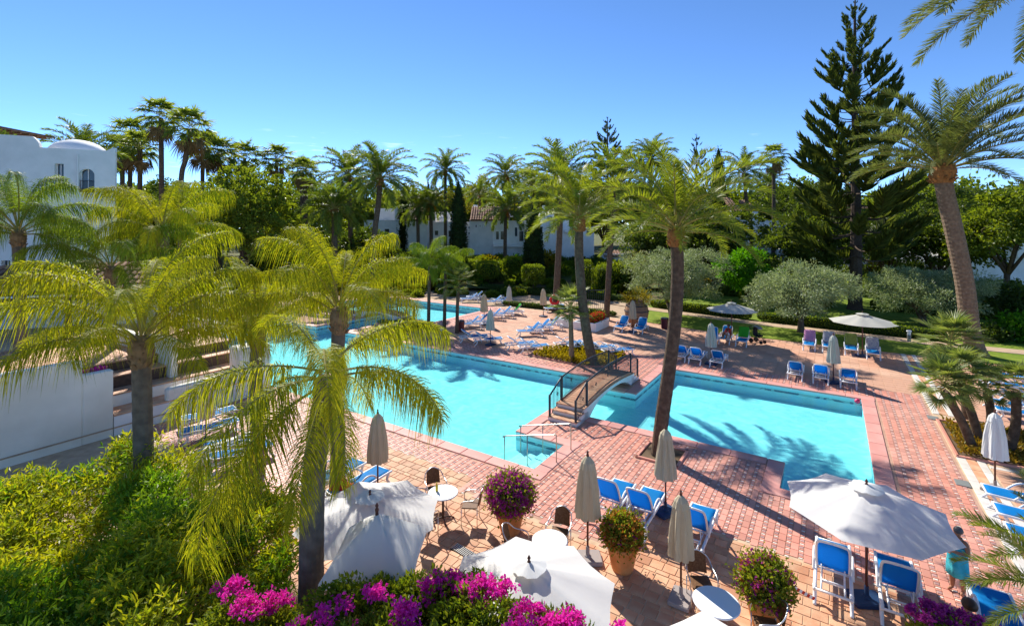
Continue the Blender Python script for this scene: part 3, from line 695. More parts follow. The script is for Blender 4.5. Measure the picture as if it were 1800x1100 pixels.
def bush(name, label, base, shape, dims, leafm, n=900, L=.16, W=.09, seed=1, group=None, cat='bush', rz=0.0, stem=0.0, rough=.05, meshes=None, stem_r=.06, extra=None, inward=.9):
    root = thing(name, label, cat, base, rz, group)
    if meshes is None: meshes = bush_meshes(shape, dims, n, L, W, leafm, seed, rough, inward)
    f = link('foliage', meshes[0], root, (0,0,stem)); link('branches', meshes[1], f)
    if stem: MB().tube([(0,0,-.05),(.03,0,stem*.5),(0,.02,stem+.25)], [stem_r*1.3,stem_r,stem_r], 7).obj('stem', 'bark', root, True)
    if extra:
        for (nm, mm, cnt, l_, w_) in extra:
            r = np.random.default_rng(seed+50); P, N_ = shell_pts(shape, dims, cnt, r); P += N_*r.normal(.03,.03,cnt)[:,None]
            V, Fq = leaves(P, N_+r.normal(0,.6,(cnt,3)), l_*r.uniform(.7,1.2,cnt), w_*r.uniform(.7,1.2,cnt)); link(nm, np_mesh(nm, V, Fq, mm), root, (0,0,stem))
    return root, meshes
# ================================================================ PLANTS: where they stand
def gz(v): return terr(v.x, v.y) if v.y > 57 else 0.0
def base_at(x, Y):
    v = Vector(((x-900)/F_PX*Y, Y, 0)); v.z = gz(v)-.03; return v
def ppath(x0, Y, pts): return [base_at(x0, Y)] + [yp(x, y, Y) for x, y in pts]
G_FAR = 'date palms in the garden behind the pool'; G_FAN = 'fan palms behind the white building'; G_Q = 'queen palms in the foreground'
# -- the four queen palms in front, with their ringed grey trunks
palm('queen_palm', 'queen palm by the white retaining wall, rising from the yellow-green shrubs', ppath(255,12.6,[(254,860),(250,700),(248,610)]), .23, .21, 'queen', 19, 80, 20, 1.02, 'queen_trunk', 'queen_boot', (1.12,.55), G_Q, 1)
palm('queen_palm', 'slim queen palm beside the blue loungers at the left of the pool', ppath(452,15.0,[(452,760),(450,660),(452,585)]), .2, .17, 'queen', 15, 80, 16, .84, 'queen_trunk', 'queen_boot', (1.12,.5), G_Q, 2)
palm('queen_palm', 'tallest front queen palm with upright fronds, right behind the white square umbrella', ppath(592,13.6,[(594,800),(592,690),(596,556)]), .21, .18, 'queen', 14, 86, 30, .92, 'queen_trunk', 'queen_boot', (1.12,.5), G_Q, 3)
q4 = palm('queen_palm', 'nearest queen palm with thick ringed trunk among the pink bougainvillea', ppath(546,8.2,[(547,1020),(551,850),(566,720),(576,684)]), .215, .175, 'queen', 13, 44, -10, .72, 'queen_trunk', 'queen_boot', (1.1,.45), G_Q, 47)
# -- queen palms before the white building
palm('queen_palm', 'queen palm with arching fronds in front of the domed white building', ppath(287,24.0,[(288,560),(286,470),(285,418)]), .24, .2, 'queen', 17, 80, 14, 1.12, 'queen_trunk', 'queen_boot', (1.2,.7), 'queen palms before the white building', 5)
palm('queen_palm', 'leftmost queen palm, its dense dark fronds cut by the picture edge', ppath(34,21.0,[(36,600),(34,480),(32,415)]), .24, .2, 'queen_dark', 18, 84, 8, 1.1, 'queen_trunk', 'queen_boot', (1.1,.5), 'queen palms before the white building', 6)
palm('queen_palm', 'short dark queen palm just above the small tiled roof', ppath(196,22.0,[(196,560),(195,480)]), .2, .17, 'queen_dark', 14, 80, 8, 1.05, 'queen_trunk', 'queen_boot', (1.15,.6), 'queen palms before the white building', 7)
# -- date palms on the pool deck
palm('date_palm', 'date palm with curved trunk in the square bed by the right pool', [gp(1157,800)]+[yp(x,y,16.3) for x,y in ((1163,740),(1176,650),(1187,560),(1191,480),(1189,412))], .225, .20, 'date', 34, 86, 4, .92, 'palm_trunk_dark', 'palm_boot', (1.2,.42), 'date palms on the pool deck', 8, flare=1.08)
palm('date_palm', 'leaning date palm in the flower bed at the far end of the footbridge', [gp(1044,642)]+[yp(x,y,26.8) for x,y in ((1034,600),(1024,530),(1018,450),(1018,388))], .27, .235, 'date', 38, 86, 0, 1.12, 'palm_trunk_dark', 'palm_boot', (1.2,.6), 'date palms on the pool deck', 9)
palm('canary_palm', 'massive pineapple-topped palm leaning at the right of the lawn', [base_at(1718,29)]+[yp(x,y,29) for x,y in ((1706,580),(1696,500),(1680,420),(1662,340),(1657,300))], .46, .43, 'canary', 50, 86, 12, 1.15, 'palm_trunk', 'palm_boot', (1.22,.75), None, 10)
palm('canary_palm', 'palm whose fronds hang into the top right corner of the picture', [(17.4,15,-.03),(17.5,15,6),(17.0,14.9,12),(16.6,14.8,15.2)], .45, .38, 'canary', 40, 80, 0, 1.0, 'palm_trunk', 'palm_boot', (1.2,.6), None, 11)
palm('small_date_palm', 'low feathery palm at the bottom right corner beside the purple flowers', [(8.05,6.9,-.03),(8.05,6.9,1.0),(8.1,6.9,2.0)], .16, .13, 'date', 26, 80, 0, .46, 'palm_trunk', 'palm_boot', (1.2,.3), None, 12)
# -- date palms in the garden
FARP = [
 ('tall date palm behind the red life ring', 976,44,[(980,480),(984,400),(986,318)], .30,.24,34,1.15),
 ('thin date palm between the two deck palms, trunk in front of a clipped column', 1066,40,[(1072,450),(1078,380),(1086,322)], .24,.2,30,.9),
 ('tall date palm left of the villas, highest in the centre left', 655,50,[(658,420),(665,360),(668,318)], .30,.26,36,1.12),
 ('date palm directly behind and left of the tallest centre left palm', 616,60,[(616,400),(612,312)], .3,.26,34,1.2),
 ('low wide date palm left of the tall centre left palms', 588,52,[(588,420),(588,372)], .32,.3,34,1.15),
 ('slender tall date palm left of the dark cypress', 783,72,[(783,420),(783,303)], .26,.2,30,1.05),
 ('short date palm before the villa roof, left of the slender one', 758,68,[(758,410),(757,362)], .28,.24,28,1.0),
 ('shortest date palm before the leftmost villa roof', 735,68,[(735,420),(734,370)], .26,.22,26,.95),
 ('date palm before the villa with the right tiled roof', 888,68,[(888,420),(889,372)], .27,.22,30,1.15),
 ('taller date palm rising above the right tiled roof', 896,76,[(896,420),(888,310)], .27,.22,30,1.1),
 ('date palm top in front of the pale eucalyptus trees', 845,88,[(845,400),(843,345)], .27,.22,24,1.0),
 ('date palm rising behind the crown of the square bed palm', 1143,70,[(1145,400),(1143,285)], .3,.26,32,1.15),
 ('slanting thin date palm right of the dark pointed cypress', 1322,62,[(1320,400),(1312,350),(1308,308)], .26,.2,26,1.0),
 ('date palm behind the domed roof of the white building', 145,46,[(146,400),(148,278)], .34,.3,34,1.0),
 ('distant date palm left of the Norfolk pine top', 1352,95,[(1352,400),(1352,330)], .3,.26,26,1.15),
 ('low distant date palm over the villa garden wall', 938,92,[(938,400),(935,330)], .3,.26,28,1.2)]
for i, (lb, x0, Y, pts, r0, r1, nf, sc) in enumerate(FARP):
    palm('date_palm', lb, ppath(x0, Y, pts), r0, r1, 'date_far', nf+12, 84, -24, sc*1.08, 'palm_trunk_dark', 'palm_boot', (1.25,.5), G_FAR, 20+i, dates=(2 if i in (2,6,8,9) else 0))
FANP = [('fan palm between the leaning one and the round tree', 356,64,[(356,380),(356,262)],1.5),('slim fan palm just right of the building corner', 228,60,[(228,360),(230,240)],1.3),('tallest fan palm behind the white building', 284,52,[(284,320),(283,208)],1.2), ('leaning fan palm right of the tallest one', 318,50,[(318,330),(326,280),(335,228)],1.3),
 ('fan palm close to the right corner of the white building', 246,54,[(246,350),(246,262)],1.25), ('fan palm half hidden behind the building corner', 218,56,[(216,360),(214,268)],1.25),
 ('small fan palm left of the big round tree', 386,66,[(386,380),(385,272)],1.5), ('small fan palm above the big round tree', 430,72,[(430,380),(430,278)],1.5), ('fan palm above the right shoulder of the round tree', 486,74,[(486,380),(486,282)],1.5),
 ('left one of the twin slim fan palms', 531,62,[(531,400),(531,302)],1.05), ('right one of the twin slim fan palms', 537,66,[(538,400),(537,306)],1.1),
 ('fan palm left of the tall Norfolk pine', 1358,72,[(1360,400),(1360,278)],1.2), ('fan palm behind the domed roof with dead brown skirt', 180,58,[(180,400),(182,285)],1.1)]
for i, (lb, x0, Y, pts, sc) in enumerate(FANP):
    palm('fan_palm', lb, ppath(x0, Y, pts), .27, .22, 'fan', 26, 84, -34, sc*1.05, 'palm_trunk_dark', None, None, G_FAN, 60+i, skirt=7, leafname='fan_leaf')
# -- slim palms by the small bed left of the loungers
for i, (x, y, top, key) in enumerate(((753,582,468,'queen_dark'),(781,581,476,'queen_dark'),(803,586,505,'dwarf'))):
    b = gp(x, y); palm('young_palm', ('left slim','middle slim','right bushy')[i]+' young palm in the small dark bed between the two pools', [b, yp(x+1,(y+top)/2,b.y), yp(x+2,top,b.y)], .13, .11, key, (14,14,18)[i], 82, (0,0,-20)[i], (.8,.75,1.25)[i], 'palm_trunk_dark', None, None, 'young palms between the pools', 80+i, leafname=('frond','frond','fan_leaf')[i])
b = gp(1005,637); palm('young_palm', 'short bright-crowned palm in the flower bed left of the leaning palm', [b, yp(1004,590,b.y), yp(1003,548,b.y)], .15, .12, 'dwarf', 22, 80, -26, 1.15, 'palm_trunk', None, None, None, 85, leafname='fan_leaf')
# -- clump of dwarf fan palms in the right bed
for i, (x, y, Y, tx, ty, sc, lb) in enumerate(((1712,795,16.6,1660,688,.86,'dwarf fan palm leaning left, front of the clump in the right bed'),(1722,790,17.2,1682,668,.86,'middle dwarf fan palm of the clump in the right bed'),
     (1738,780,18.0,1735,690,.75,'upright dwarf fan palm at the back of the right bed'),(1700,760,19.4,1672,612,1.05,'tallest dwarf fan palm with pale crown in the right bed'),(1772,795,16.4,1786,688,.62,'slim dwarf fan palm beside the pale closed umbrella'))):
    b = base_at(x, Y); t = yp(tx, ty, Y); palm('dwarf_fan_palm', lb, [b, b+(t-b)*.5+Vector((.12,0,-.05)), t], .135, .125, 'dwarf', 26, 84, -30, sc, 'palm_trunk_dark', None, None, 'dwarf fan palms in the right bed', 90+i, leafname='fan_leaf')

# -- Norfolk Island pines
def pine_branch(seed):
    r = np.random.default_rng(seed); ns = 12; s = np.linspace(0,1,ns); P = np.stack([s, .04*np.sin(s*4+seed), -.10*np.sin(s*math.pi)+.22*s**2.2],1)
    m = 36; t = r.uniform(.40, 1, m*2); base = np.stack([np.interp(t,s,P[:,c]) for c in range(3)],1); sd = np.where(np.arange(2*m)%2,1,-1)
    D = np.stack([np.full(2*m,.62), sd*r.uniform(.35,.9,2*m), r.uniform(.05,.55,2*m)],1); D /= np.linalg.norm(D,axis=1,keepdims=True)
    ln = .30*(1.1-.75*t)+.07
    parts = []; off = 0; Vs, Fs = [], []
    for q in range(3):                                      # needle-covered shoots: three crossed blades
        a = q*math.pi/3; u = np.cross(D,(0,0,1)); u /= np.linalg.norm(u,axis=1,keepdims=True); w = np.cross(u,D); Wv = u*math.cos(a)+w*math.sin(a)
        V, Fq = strips(base, D, Wv, ln, .034, -.25, 2); Vs.append(V); Fs.append(Fq+off); off += len(V)
    tip = np.repeat(P[-1:],8,0); D2 = np.stack([np.full(8,.8), r.normal(0,.4,8), r.uniform(0,.7,8)],1); D2 /= np.linalg.norm(D2,axis=1,keepdims=True)
    V, Fq = strips(tip, D2, np.cross(D2,(0,0,1.)), .12, .05, -.2, 2); Vs.append(V); Fs.append(Fq+off)
    rv, rf = rib_tube(P, np.linspace(.014,.004,ns))
    return quad_mesh('branch', [(np.concatenate(Vs), np.concatenate(Fs), 'pine_leaf'), (rv, rf, 'bark')])
PB = [pine_branch(i) for i in range(5)]
def norfolk(label, base, H, W, r0, z0, nwh, seed, per=6):
    r = random.Random(seed); root = thing('norfolk_pine', label, 'pine tree', base, 0, 'Norfolk Island pines')
    link('trunk', trunk_mesh([(0,0,0),(.1,0,H*.3),(0,.05,H*.7),(0,0,H)], r0, .05, 'bark', 10, .02, .5), root)
    for w in range(nwh):
        t = w/(nwh-1); z = z0+(H-z0)*(1-(1-t)**1.12)*.985; ln = W*(1-t)**.72*(1 if t > .1 else .72+2.8*t)+.35
        k = per if t < .8 else 5
        for q in range(k):
            if r.random() < .08: continue
            o = link('branch', r.choice(PB), root, (0,0,z+r.uniform(-.25,.25))); s = ln*r.uniform(.72,1.1)
            zs = s*r.uniform(.9,1.2); o.scale = (s, s*r.uniform(.7,.95), zs); o.rotation_euler = (r.uniform(-.2,.2), R(3)-R(34)*t**.9-r.uniform(-.08,.1), q*6.283/k+w*.7+r.uniform(-.25,.25))
    return root
norfolk('tall Norfolk Island pine towering over the right of the garden', base_at(1503,45), 28.6, 6.0, .58, 5.0, 23, 3, 7)
norfolk('small tiered Norfolk pine above the palms in the centre distance', base_at(1068,82), 23.0, 5.2, .4, 5.0, 15, 5, 6)
norfolk('distant thin Norfolk pine tip behind the square bed palm', base_at(1224,100), 23.5, 4.4, .35, 6.0, 13, 7, 5)

# -- broad-leaved trees
def bt(name, label, x, Y, h, rx, rz, leafm, seed, **kw):
    return tree(name, label, base_at(x, Y), h, blob_tree(rx, rz, h, seed=seed), leafm, seed=seed, **kw)
TD = 'garden trees in the background'
bt('round_tree', 'big round tree with sunlit yellow top left of centre', 425,50,4.6,6.0,5.0,'mid_leaf',1, nclump=330,nleaf=17000,clump_r=.8,L=.34,W=.22,group=TD,r0=.3,stems=3)
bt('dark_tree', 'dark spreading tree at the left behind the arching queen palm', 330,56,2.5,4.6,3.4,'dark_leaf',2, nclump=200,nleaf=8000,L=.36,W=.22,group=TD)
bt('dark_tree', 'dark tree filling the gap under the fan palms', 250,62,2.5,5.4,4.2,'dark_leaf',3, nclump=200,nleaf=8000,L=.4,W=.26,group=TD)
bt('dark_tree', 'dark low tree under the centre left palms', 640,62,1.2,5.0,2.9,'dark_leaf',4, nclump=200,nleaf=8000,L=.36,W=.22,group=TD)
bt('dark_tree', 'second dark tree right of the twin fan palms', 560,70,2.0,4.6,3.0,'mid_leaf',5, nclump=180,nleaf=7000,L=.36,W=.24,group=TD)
for i, (x, Y, h, rx, rz, lb) in enumerate(((722,92,5,4.2,4.4,'thin pale tree behind the leftmost villa roof'),(842,96,6,4.2,5.2,'thin pale tree behind the cypress'),(905,98,6,5.2,6.6,'tallest pale yellow-green tree behind the villas'),(690,98,5,4.4,4.2,'pale tree right of the tall centre left palm'),(790,104,5,4.4,4.6,'pale tree top above the villa domes'),(955,104,6,5,5.4,'pale tree right of the tallest pale one'))):
    bt('pale_tree', lb, x, Y, h, rx, rz, 'pale_leaf', 10+i, nclump=120, nleaf=4200, clump_r=.8, L=.34, W=.2, shell=.3, group='pale eucalyptus trees behind the villas', r0=.22)
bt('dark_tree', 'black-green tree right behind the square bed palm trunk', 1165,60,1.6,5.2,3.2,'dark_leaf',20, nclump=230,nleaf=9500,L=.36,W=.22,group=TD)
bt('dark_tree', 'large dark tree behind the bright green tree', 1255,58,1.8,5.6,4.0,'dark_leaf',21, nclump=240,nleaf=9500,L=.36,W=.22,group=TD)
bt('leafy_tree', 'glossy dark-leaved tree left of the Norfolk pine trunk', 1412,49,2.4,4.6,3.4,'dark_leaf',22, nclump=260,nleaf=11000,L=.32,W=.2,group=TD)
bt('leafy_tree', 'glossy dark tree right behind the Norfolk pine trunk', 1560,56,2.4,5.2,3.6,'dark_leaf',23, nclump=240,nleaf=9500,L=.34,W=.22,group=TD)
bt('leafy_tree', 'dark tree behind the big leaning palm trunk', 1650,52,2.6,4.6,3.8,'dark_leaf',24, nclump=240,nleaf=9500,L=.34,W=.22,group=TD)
bt('leafy_tree', 'large green tree at the right edge above the white pillar', 1770,46,3.6,4.9,4.0,'mid_leaf',25, nclump=260,nleaf=12000,L=.32,W=.2,group=TD,r0=.3)
bt('leafy_tree', 'green tree cut by the right picture edge', 1880,52,3.5,6.5,5.4,'mid_leaf',26, nclump=220,nleaf=9000,L=.36,W=.22,group=TD,r0=.3)
bt('small_tree', 'small dark tree below the white pillar at the right', 1772,36,.7,2.3,1.6,'dark_leaf',27, nclump=130,nleaf=5500,clump_r=.5,L=.24,W=.14,group=TD,r0=.12)
bt('bright_tree', 'bright green feathery tree between two olive trees', 1318,47,.9,3.1,2.5,'bright_leaf',28, nclump=180,nleaf=9000,clump_r=.7,L=.4,W=.13,r0=.14)
# far-off wood that closes the horizon
r_ = random.Random(4); Vs, Fs, k0 = [], [], 0
for i, x in enumerate(range(-40, 1860, 46)):
    b = base_at(x+r_.uniform(-14,14), r_.uniform(108,130)); sc = r_.uniform(1.2,1.8); g = np.random.default_rng(500+i)
    P, D = crown_pts([tuple(v*sc for v in bb) for bb in blob_tree(6.2,3.6,2.4,seed=40+i%6)], 110, 2600, 1.5*sc, g)
    V, Fq = leaves(P+np.array(b), D, .95*g.uniform(.7,1.3,2600), .6, unit(2600,g)+np.array([0,0,.9])); Vs.append(V); Fs.append(Fq+k0); k0 += len(V)
stuff(link('far_wood', np_mesh('far_wood', np.concatenate(Vs), np.concatenate(Fs), 'mid_leaf')), 'far-off green wood closing the horizon behind the palms', 'wood')
# -- olive trees on the lawn
for i, (x, y, W, top, lb, st) in enumerate(((1184,556,7.6,438,'olive tree hidden behind the trunk of the square bed palm',2),(1408,585,6.9,460,'olive tree with twisted trunk between the two open parasols',1),(1628,574,7.4,475,'olive tree with two stems left of the big leaning palm',2))):
    b = gp(x, y); zt = CAM_H-(top-HOR)/F_PX*b.y; h = zt*.22; rz = (zt-h)/1.8
    tree('olive_tree', lb, b, h, blob_tree(W/2*1.12, rz, h, 10, 70+i), 'olive_leaf', 'olive_bark', .24, 330, 26000, .62, .23, .05, 70+i, 'olive trees on the lawn', 'olive tree', stems=st)
# -- cypresses and clipped columns
for i, (x, Y, base_y, top_y, w, lb) in enumerate(((806,64,438,312,2.1,'tall dark cypress column before the villas'),(710,74,420,320,1.7,'slim dark cypress behind the leftmost villa'),(1263,78,430,255,3.2,'dark pointed cypress top behind the square bed palm'),(938,60,440,352,2.3,'stout dark cypress between the villa and the deck palm'),(753,96,400,316,1.5,'far thin cypress tip beside the slender palm'))):
    b = base_at(x, Y); H = (CAM_H-(top_y-HOR)/F_PX*Y)-b.z
    bush('cypress', lb, b, 'cone', (w,w,H), 'cypress_leaf', 4200, .34, .12, 100+i, 'cypresses near the villas', 'cypress', rough=.08)
for i, (x, y, top, w) in enumerate(((1030,523,458,1.5),(1060,515,466,1.75))):
    b = gp(x, y); H = CAM_H-(top-HOR)/F_PX*b.y
    bush('clipped_column', ('left','right')[i]+' clipped green column hedge behind the deck palms', b, 'box', (w,w,H), 'hedge_leaf', 3000, .16, .09, 110+i, 'clipped column hedges', 'hedge', rough=.04, inward=.72)
# -- topiary and garden bushes in the middle distance
tops = [(858,508,460,38,'nearest lollipop topiary in the middle of the garden'),(822,500,457,34,'lollipop topiary left of the nearest one'),(903,503,452,38,'flat-topped lollipop topiary right of the nearest one'),(937,518,466,38,'reddish lollipop topiary left of the palm with the life ring'),(842,490,450,36,'back row topiary just behind the two left lollipops'),(878,490,450,40,'back row topiary behind the nearest lollipop'),(965,495,455,36,'back row topiary beside the thin palm trunk')]
for i, (x, y, top, w, lb) in enumerate(tops):
    b = gp(x, y); zt = CAM_H-(top-HOR)/F_PX*b.y; W = w/F_PX*b.y; hh = zt*.58
    bush('topiary_tree', lb, b, 'box', (W,W,hh), 'hedge_leaf', 4200, .17, .1, 120+i, 'lollipop topiary trees', 'topiary', stem=zt-hh, rough=.05, inward=.7)
LB = [('round green bush','mid_leaf'),('leafy yellow-green bush','gold_leaf'),('dark green bush','dark_leaf'),('fresh green bush','hedge_leaf'),('bright green bush','bright_leaf')]
spots = [(700,466,52,'below the tall centre left palm',0),(735,448,60,'before the leftmost villa wall',2),(762,446,56,'under the short palm by the villa wall',0),(795,474,34,'left of the back row topiary',1),(880,455,40,'before the villa window',3),(915,455,46,'right of the villa window',4),(930,472,40,'behind the reddish topiary',3),(955,450,50,'beside the stout cypress',1),(1000,470,46,'left of the leaning palm trunk',2),(1000,500,40,'at the foot of the thin palm by the life ring',4),(1045,490,34,'between the two clipped columns',3),(1090,490,52,'right of the clipped columns',1),(1085,468,60,'behind the clipped columns',0),(1110,505,44,'at the left foot of the first olive tree',3),
(540,430,70,'yellow beside the centre left palms',1),(500,450,60,'under the big round tree',0),(470,440,60,'at the left foot of the round tree',2),(620,446,70,'dark below the low wide palm',2),(575,455,50,'below the twin fan palms',1),
 (1545,500,60,'gold beside the pine trunk',1),(1520,520,44,'small at the foot of the pine',3),(1590,505,60,'behind the two-stemmed olive',0),(1480,500,60,'left of the pine trunk',3),(1430,490,70,'behind the twisted olive',2),(1350,500,50,'right of the bright green tree',2),(1290,520,40,'left below the bright green tree',0),(1765,560,70,'dark spiky near the right edge',2),(1790,600,66,'fresh beside the big leaning palm',4),(1750,530,56,'behind the big leaning palm',0),(1700,520,50,'behind the two-stemmed olive on its right',3),(1780,505,60,'below the small dark tree',1),(1745,600,40,'right at the foot of the big leaning palm',2),(640,430,64,'far left of the villas',0),(680,440,54,'dark before the leftmost villa',2)]
for i, (x, y, w, wh, k) in enumerate(spots):
    b = gp(x, max(y, 470)) if y >= 470 else base_at(x, 60+(470-y)*.28); W = w/F_PX*b.y; H = W*r_.uniform(.4,.62)
    nm, mm = LB[k]; bush('garden_bush', nm+' '+wh, b, 'ball', (W,W*r_.uniform(.8,1.1),H), mm, 1500, .3*W/3+.1, (.3*W/3+.1)*.5, 140+i, 'bushes in the garden', 'bush', rough=.16+.03*W, inward=.7)
# strap-leaved plants (banana, bird of paradise) before the villas
def strap_plant(label, b, n, L, W, m, seed, group, hi=80, lo=15):
    r = np.random.default_rng(seed); root = thing('strap_leaf_plant', label, 'plant', b, 0, group)
    az = np.arange(n)*2.4+r.uniform(-.3,.3,n); el = np.radians(np.linspace(hi,lo,n))
    D = np.stack([np.cos(az)*np.cos(el),np.sin(az)*np.cos(el),np.sin(el)],1); Wv = np.stack([-np.sin(az),np.cos(az),np.zeros(n)],1)
    V, Fq = strips(np.zeros((n,3)), D, Wv, L*r.uniform(.8,1.1,n), W, .35*r.uniform(.5,1.5,n), 3); link('leaves', np_mesh('leaves', V, Fq, m), root)
    MB().tube([(0,0,-.1),(0,0,.3)], [.12,.08], 7).obj('stem', 'bark', root)
for i, (x, Y, L, lb) in enumerate(((835,64,2.6,'dark strap-leaved plant right of the cypress'),(868,62,3.0,'strap-leaved plant before the villa window'),(905,63,2.4,'strap-leaved plant left of the double palm trunks'),(925,60,2.4,'bright strap-leaved plant beside the stout cypress'),(845,60,2.0,'low strap-leaved plant behind the back row topiary'),(700,58,2.2,'strap-leaved plant below the leftmost villa'))):
    strap_plant(lb, base_at(x,Y), 26, L, .42, 'bright_leaf' if i > 2 else 'mid_leaf', 30+i, 'strap-leaved plants before the villas')
# low clipped hedge along the garden path
def hedge(label, p0, p1, w, h, m, n, seed, nm='low_hedge'):
    d = p1-p0; L = Vector((d.x,d.y)).length; c = (p0+p1)/2
    return bush(nm, label, c, 'box', (L,w,h), m, n, .13, .08, seed, None, 'hedge', math.atan2(d.y,d.x), rough=.025, inward=.95)
hedge('low clipped hedge along the far side of the path, left section', ab(-14.4,46.2,.05), ab(-5.6,44.2,.05), .9, .75, 'hedge_leaf', 3600, 201)
hedge('low clipped hedge along the far side of the path, right section', ab(-5.0,44.1,.05), ab(6.2,42.9,.05), .9, .75, 'hedge_leaf', 4200, 202)
hedge('low dark hedge edging the pool deck before the sandy walk', ab(-27,39.6), ab(-15.5,39.7), .6, .45, 'dark_leaf', 2600, 203)
hedge('dark hedge line at the back of the sandy walk', ab(-44,47.4), ab(-16.5,47.6), 1.0, .8, 'dark_leaf', 4000, 204)
hedge('clipped hedge behind the lawn left of the pine', ab(-8,55), ab(0,55), 1.2, 1.2, 'hedge_leaf', 3600, 205)
hedge('clipped hedge behind the lawn right of the pine', ab(3,56), ab(12,55), 1.2, 1.1, 'hedge_leaf', 3600, 206)
# beds on the deck
def bed(label, a0, a1, b0, b1, m, n, h, seed, kerbm='red_tile', poly_ab=None):
    pts = poly_ab or [(a0,b0),(a1,b0),(a1,b1),(a0,b1)]; c = ab(sum(p[0] for p in pts)/len(pts), sum(p[1] for p in pts)/len(pts))
    root = thing('flower_bed', label, 'flower bed', c); k = len(pts)
    mb = MB(); mb.add([ab(*p,.02)-c for p in pts], [tuple(range(k))]); mb.obj('soil', 'earth', root)
    for i in range(k):
        p, q = ab(*pts[i])-c, ab(*pts[(i+1)%k])-c; d = q-p; MB().bevbox((0,0,0), (d.length+.1,.10,.10), .015).obj('kerb', kerbm, root, loc=(p+q)/2+Vector((0,0,.02)), rz=math.atan2(d.y,d.x))
    if n:
        r = np.random.default_rng(seed); A0, A1 = min(p[0] for p in pts), max(p[0] for p in pts); B0, B1 = min(p[1] for p in pts), max(p[1] for p in pts); Pp = []
        while len(Pp) < n:
            a, b = r.uniform(A0+.12,A1-.12), r.uniform(B0+.12,B1-.12); ins = False; j = k-1
            for i in range(k):
                if (pts[i][1] > b) != (pts[j][1] > b) and a < (pts[j][0]-pts[i][0])*(b-pts[i][1])/(pts[j][1]-pts[i][1])+pts[i][0]: ins = not ins
                j = i
            if ins: v = ab(a,b)-c; Pp.append((v.x, v.y, .06+h*r.uniform(0,1)*(.6+.4*math.sin(a*2.1)*math.cos(b*1.7))))
        Pp = np.array(Pp); D = r.normal(0,.7,(n,3)); D[:,2] = np.abs(D[:,2])+.4
        V, Fq = leaves(Pp, D, .16*r.uniform(.7,1.3,n), .09, None); f = link('plants', np_mesh('plants', V, Fq, m), root); stuff(f)
    return root
bed('triangular bed of yellow-green plants at the far end of the footbridge', 0,0,0,0,'gold_leaf', 3600, .38, 301, poly_ab=[(-14.9,24.75),(-11.4,24.4),(-10.0,25.2),(-10.0,27.9),(-13.6,27.9)])
bed('red-edged bed of orange ground cover around the dwarf fan palms', 0,0,0,0,'ground_cover', 3600, .22, 302, poly_ab=[(3.47,21.6),(9.0,21.9),(9.0,25.3),(3.47,25.3)])
bed('square earth bed around the foot of the curved date palm', -5.4,-4.1,15.75,17.05,'ground_cover', 0, .1, 303)
bed('small dark bed with three slim palms between the pools', 0,0,0,0,'dark_leaf', 1500, .35, 304, poly_ab=[(-30.2,26.4),(-25.6,24.8),(-25.3,27.6),(-28,28.2)])
# -- the yellow-green shrub mass in the left foreground (one mass nobody could count)
def shrub_height(x, y):
    h = 1.15+.35*math.sin(x*.9+1)*math.cos(y*.7)+.25*math.sin(x*2.3+y*1.9)+.12*math.sin(x*4.7-y*3.9)
    return h
sh_pts = []; r = np.random.default_rng(77)
def in_shrub(x, y):
    a, b = x*AX.x+y*AX.y, x*BX.x+y*BX.y
    if a < -21.0: return False
    px = 900+F_PX*x/y; py = HOR+F_PX*(CAM_H-1.3)/y; lim = 452 if py < 870 else 505
    if px > lim: return False
    edge = np.interp(px, [-60,80,200,260,340,370,400,430,455,500], [842,842,815,800,792,842,862,838,868,880]); return py > edge
tries = 0; clump = []
while len(clump) < 1650 and tries < 40000:
    tries += 1; y = r.uniform(6.0,14.6); x = r.uniform(-1.12,-.40)*y
    if in_shrub(x, y): clump.append((x, y, shrub_height(x, y)+r.normal(0,.12)))
clump = np.array(clump); nl = 52000; i = r.integers(0, len(clump), nl)
off = unit(nl, r)*(r.uniform(.05,1,nl)**.6)[:,None]*np.array([.30,.30,.26]); P = clump[i]+off
D = off*2.2+r.normal(0,.5,(nl,3)); D[:,2] += .2
sel = (np.sin(clump[:,0]*1.3+2)+np.sin(clump[:,1]*1.7+clump[:,0])+r.normal(0,.55,len(clump)))[i] > -.15
up = r.normal(0,.6,(nl,3))+np.array([0,0,1.0])
for nm, s_, mm in (('shrub_mass', sel, 'shrub_leaf'), ('shrub_mass', ~sel, 'shrub_leaf_green')):
    k = s_.sum(); V, Fq = leaves(P[s_], D[s_], r.uniform(.11,.20,k), r.uniform(.04,.062,k), up[s_], .12, .12)
    stuff(link(nm, np_mesh(nm, V, Fq, mm)), 'mass of '+('yellow-green' if mm == 'shrub_leaf' else 'dark green')+' narrow-leaved shrubs filling the lower left corner', 'shrubs')
st = MB()
for q in clump[::5]: st.tube([(q[0]+r.normal(0,.1),q[1]+r.normal(0,.1),-.05),(q[0],q[1],q[2]*.6),(q[0]+r.normal(0,.08),q[1],q[2])], [.02,.014,.006], 4)
stuff(st.obj('shrub_stems', 'bark'), 'brown stems under the yellow-green shrubs in the lower left corner', 'shrubs')
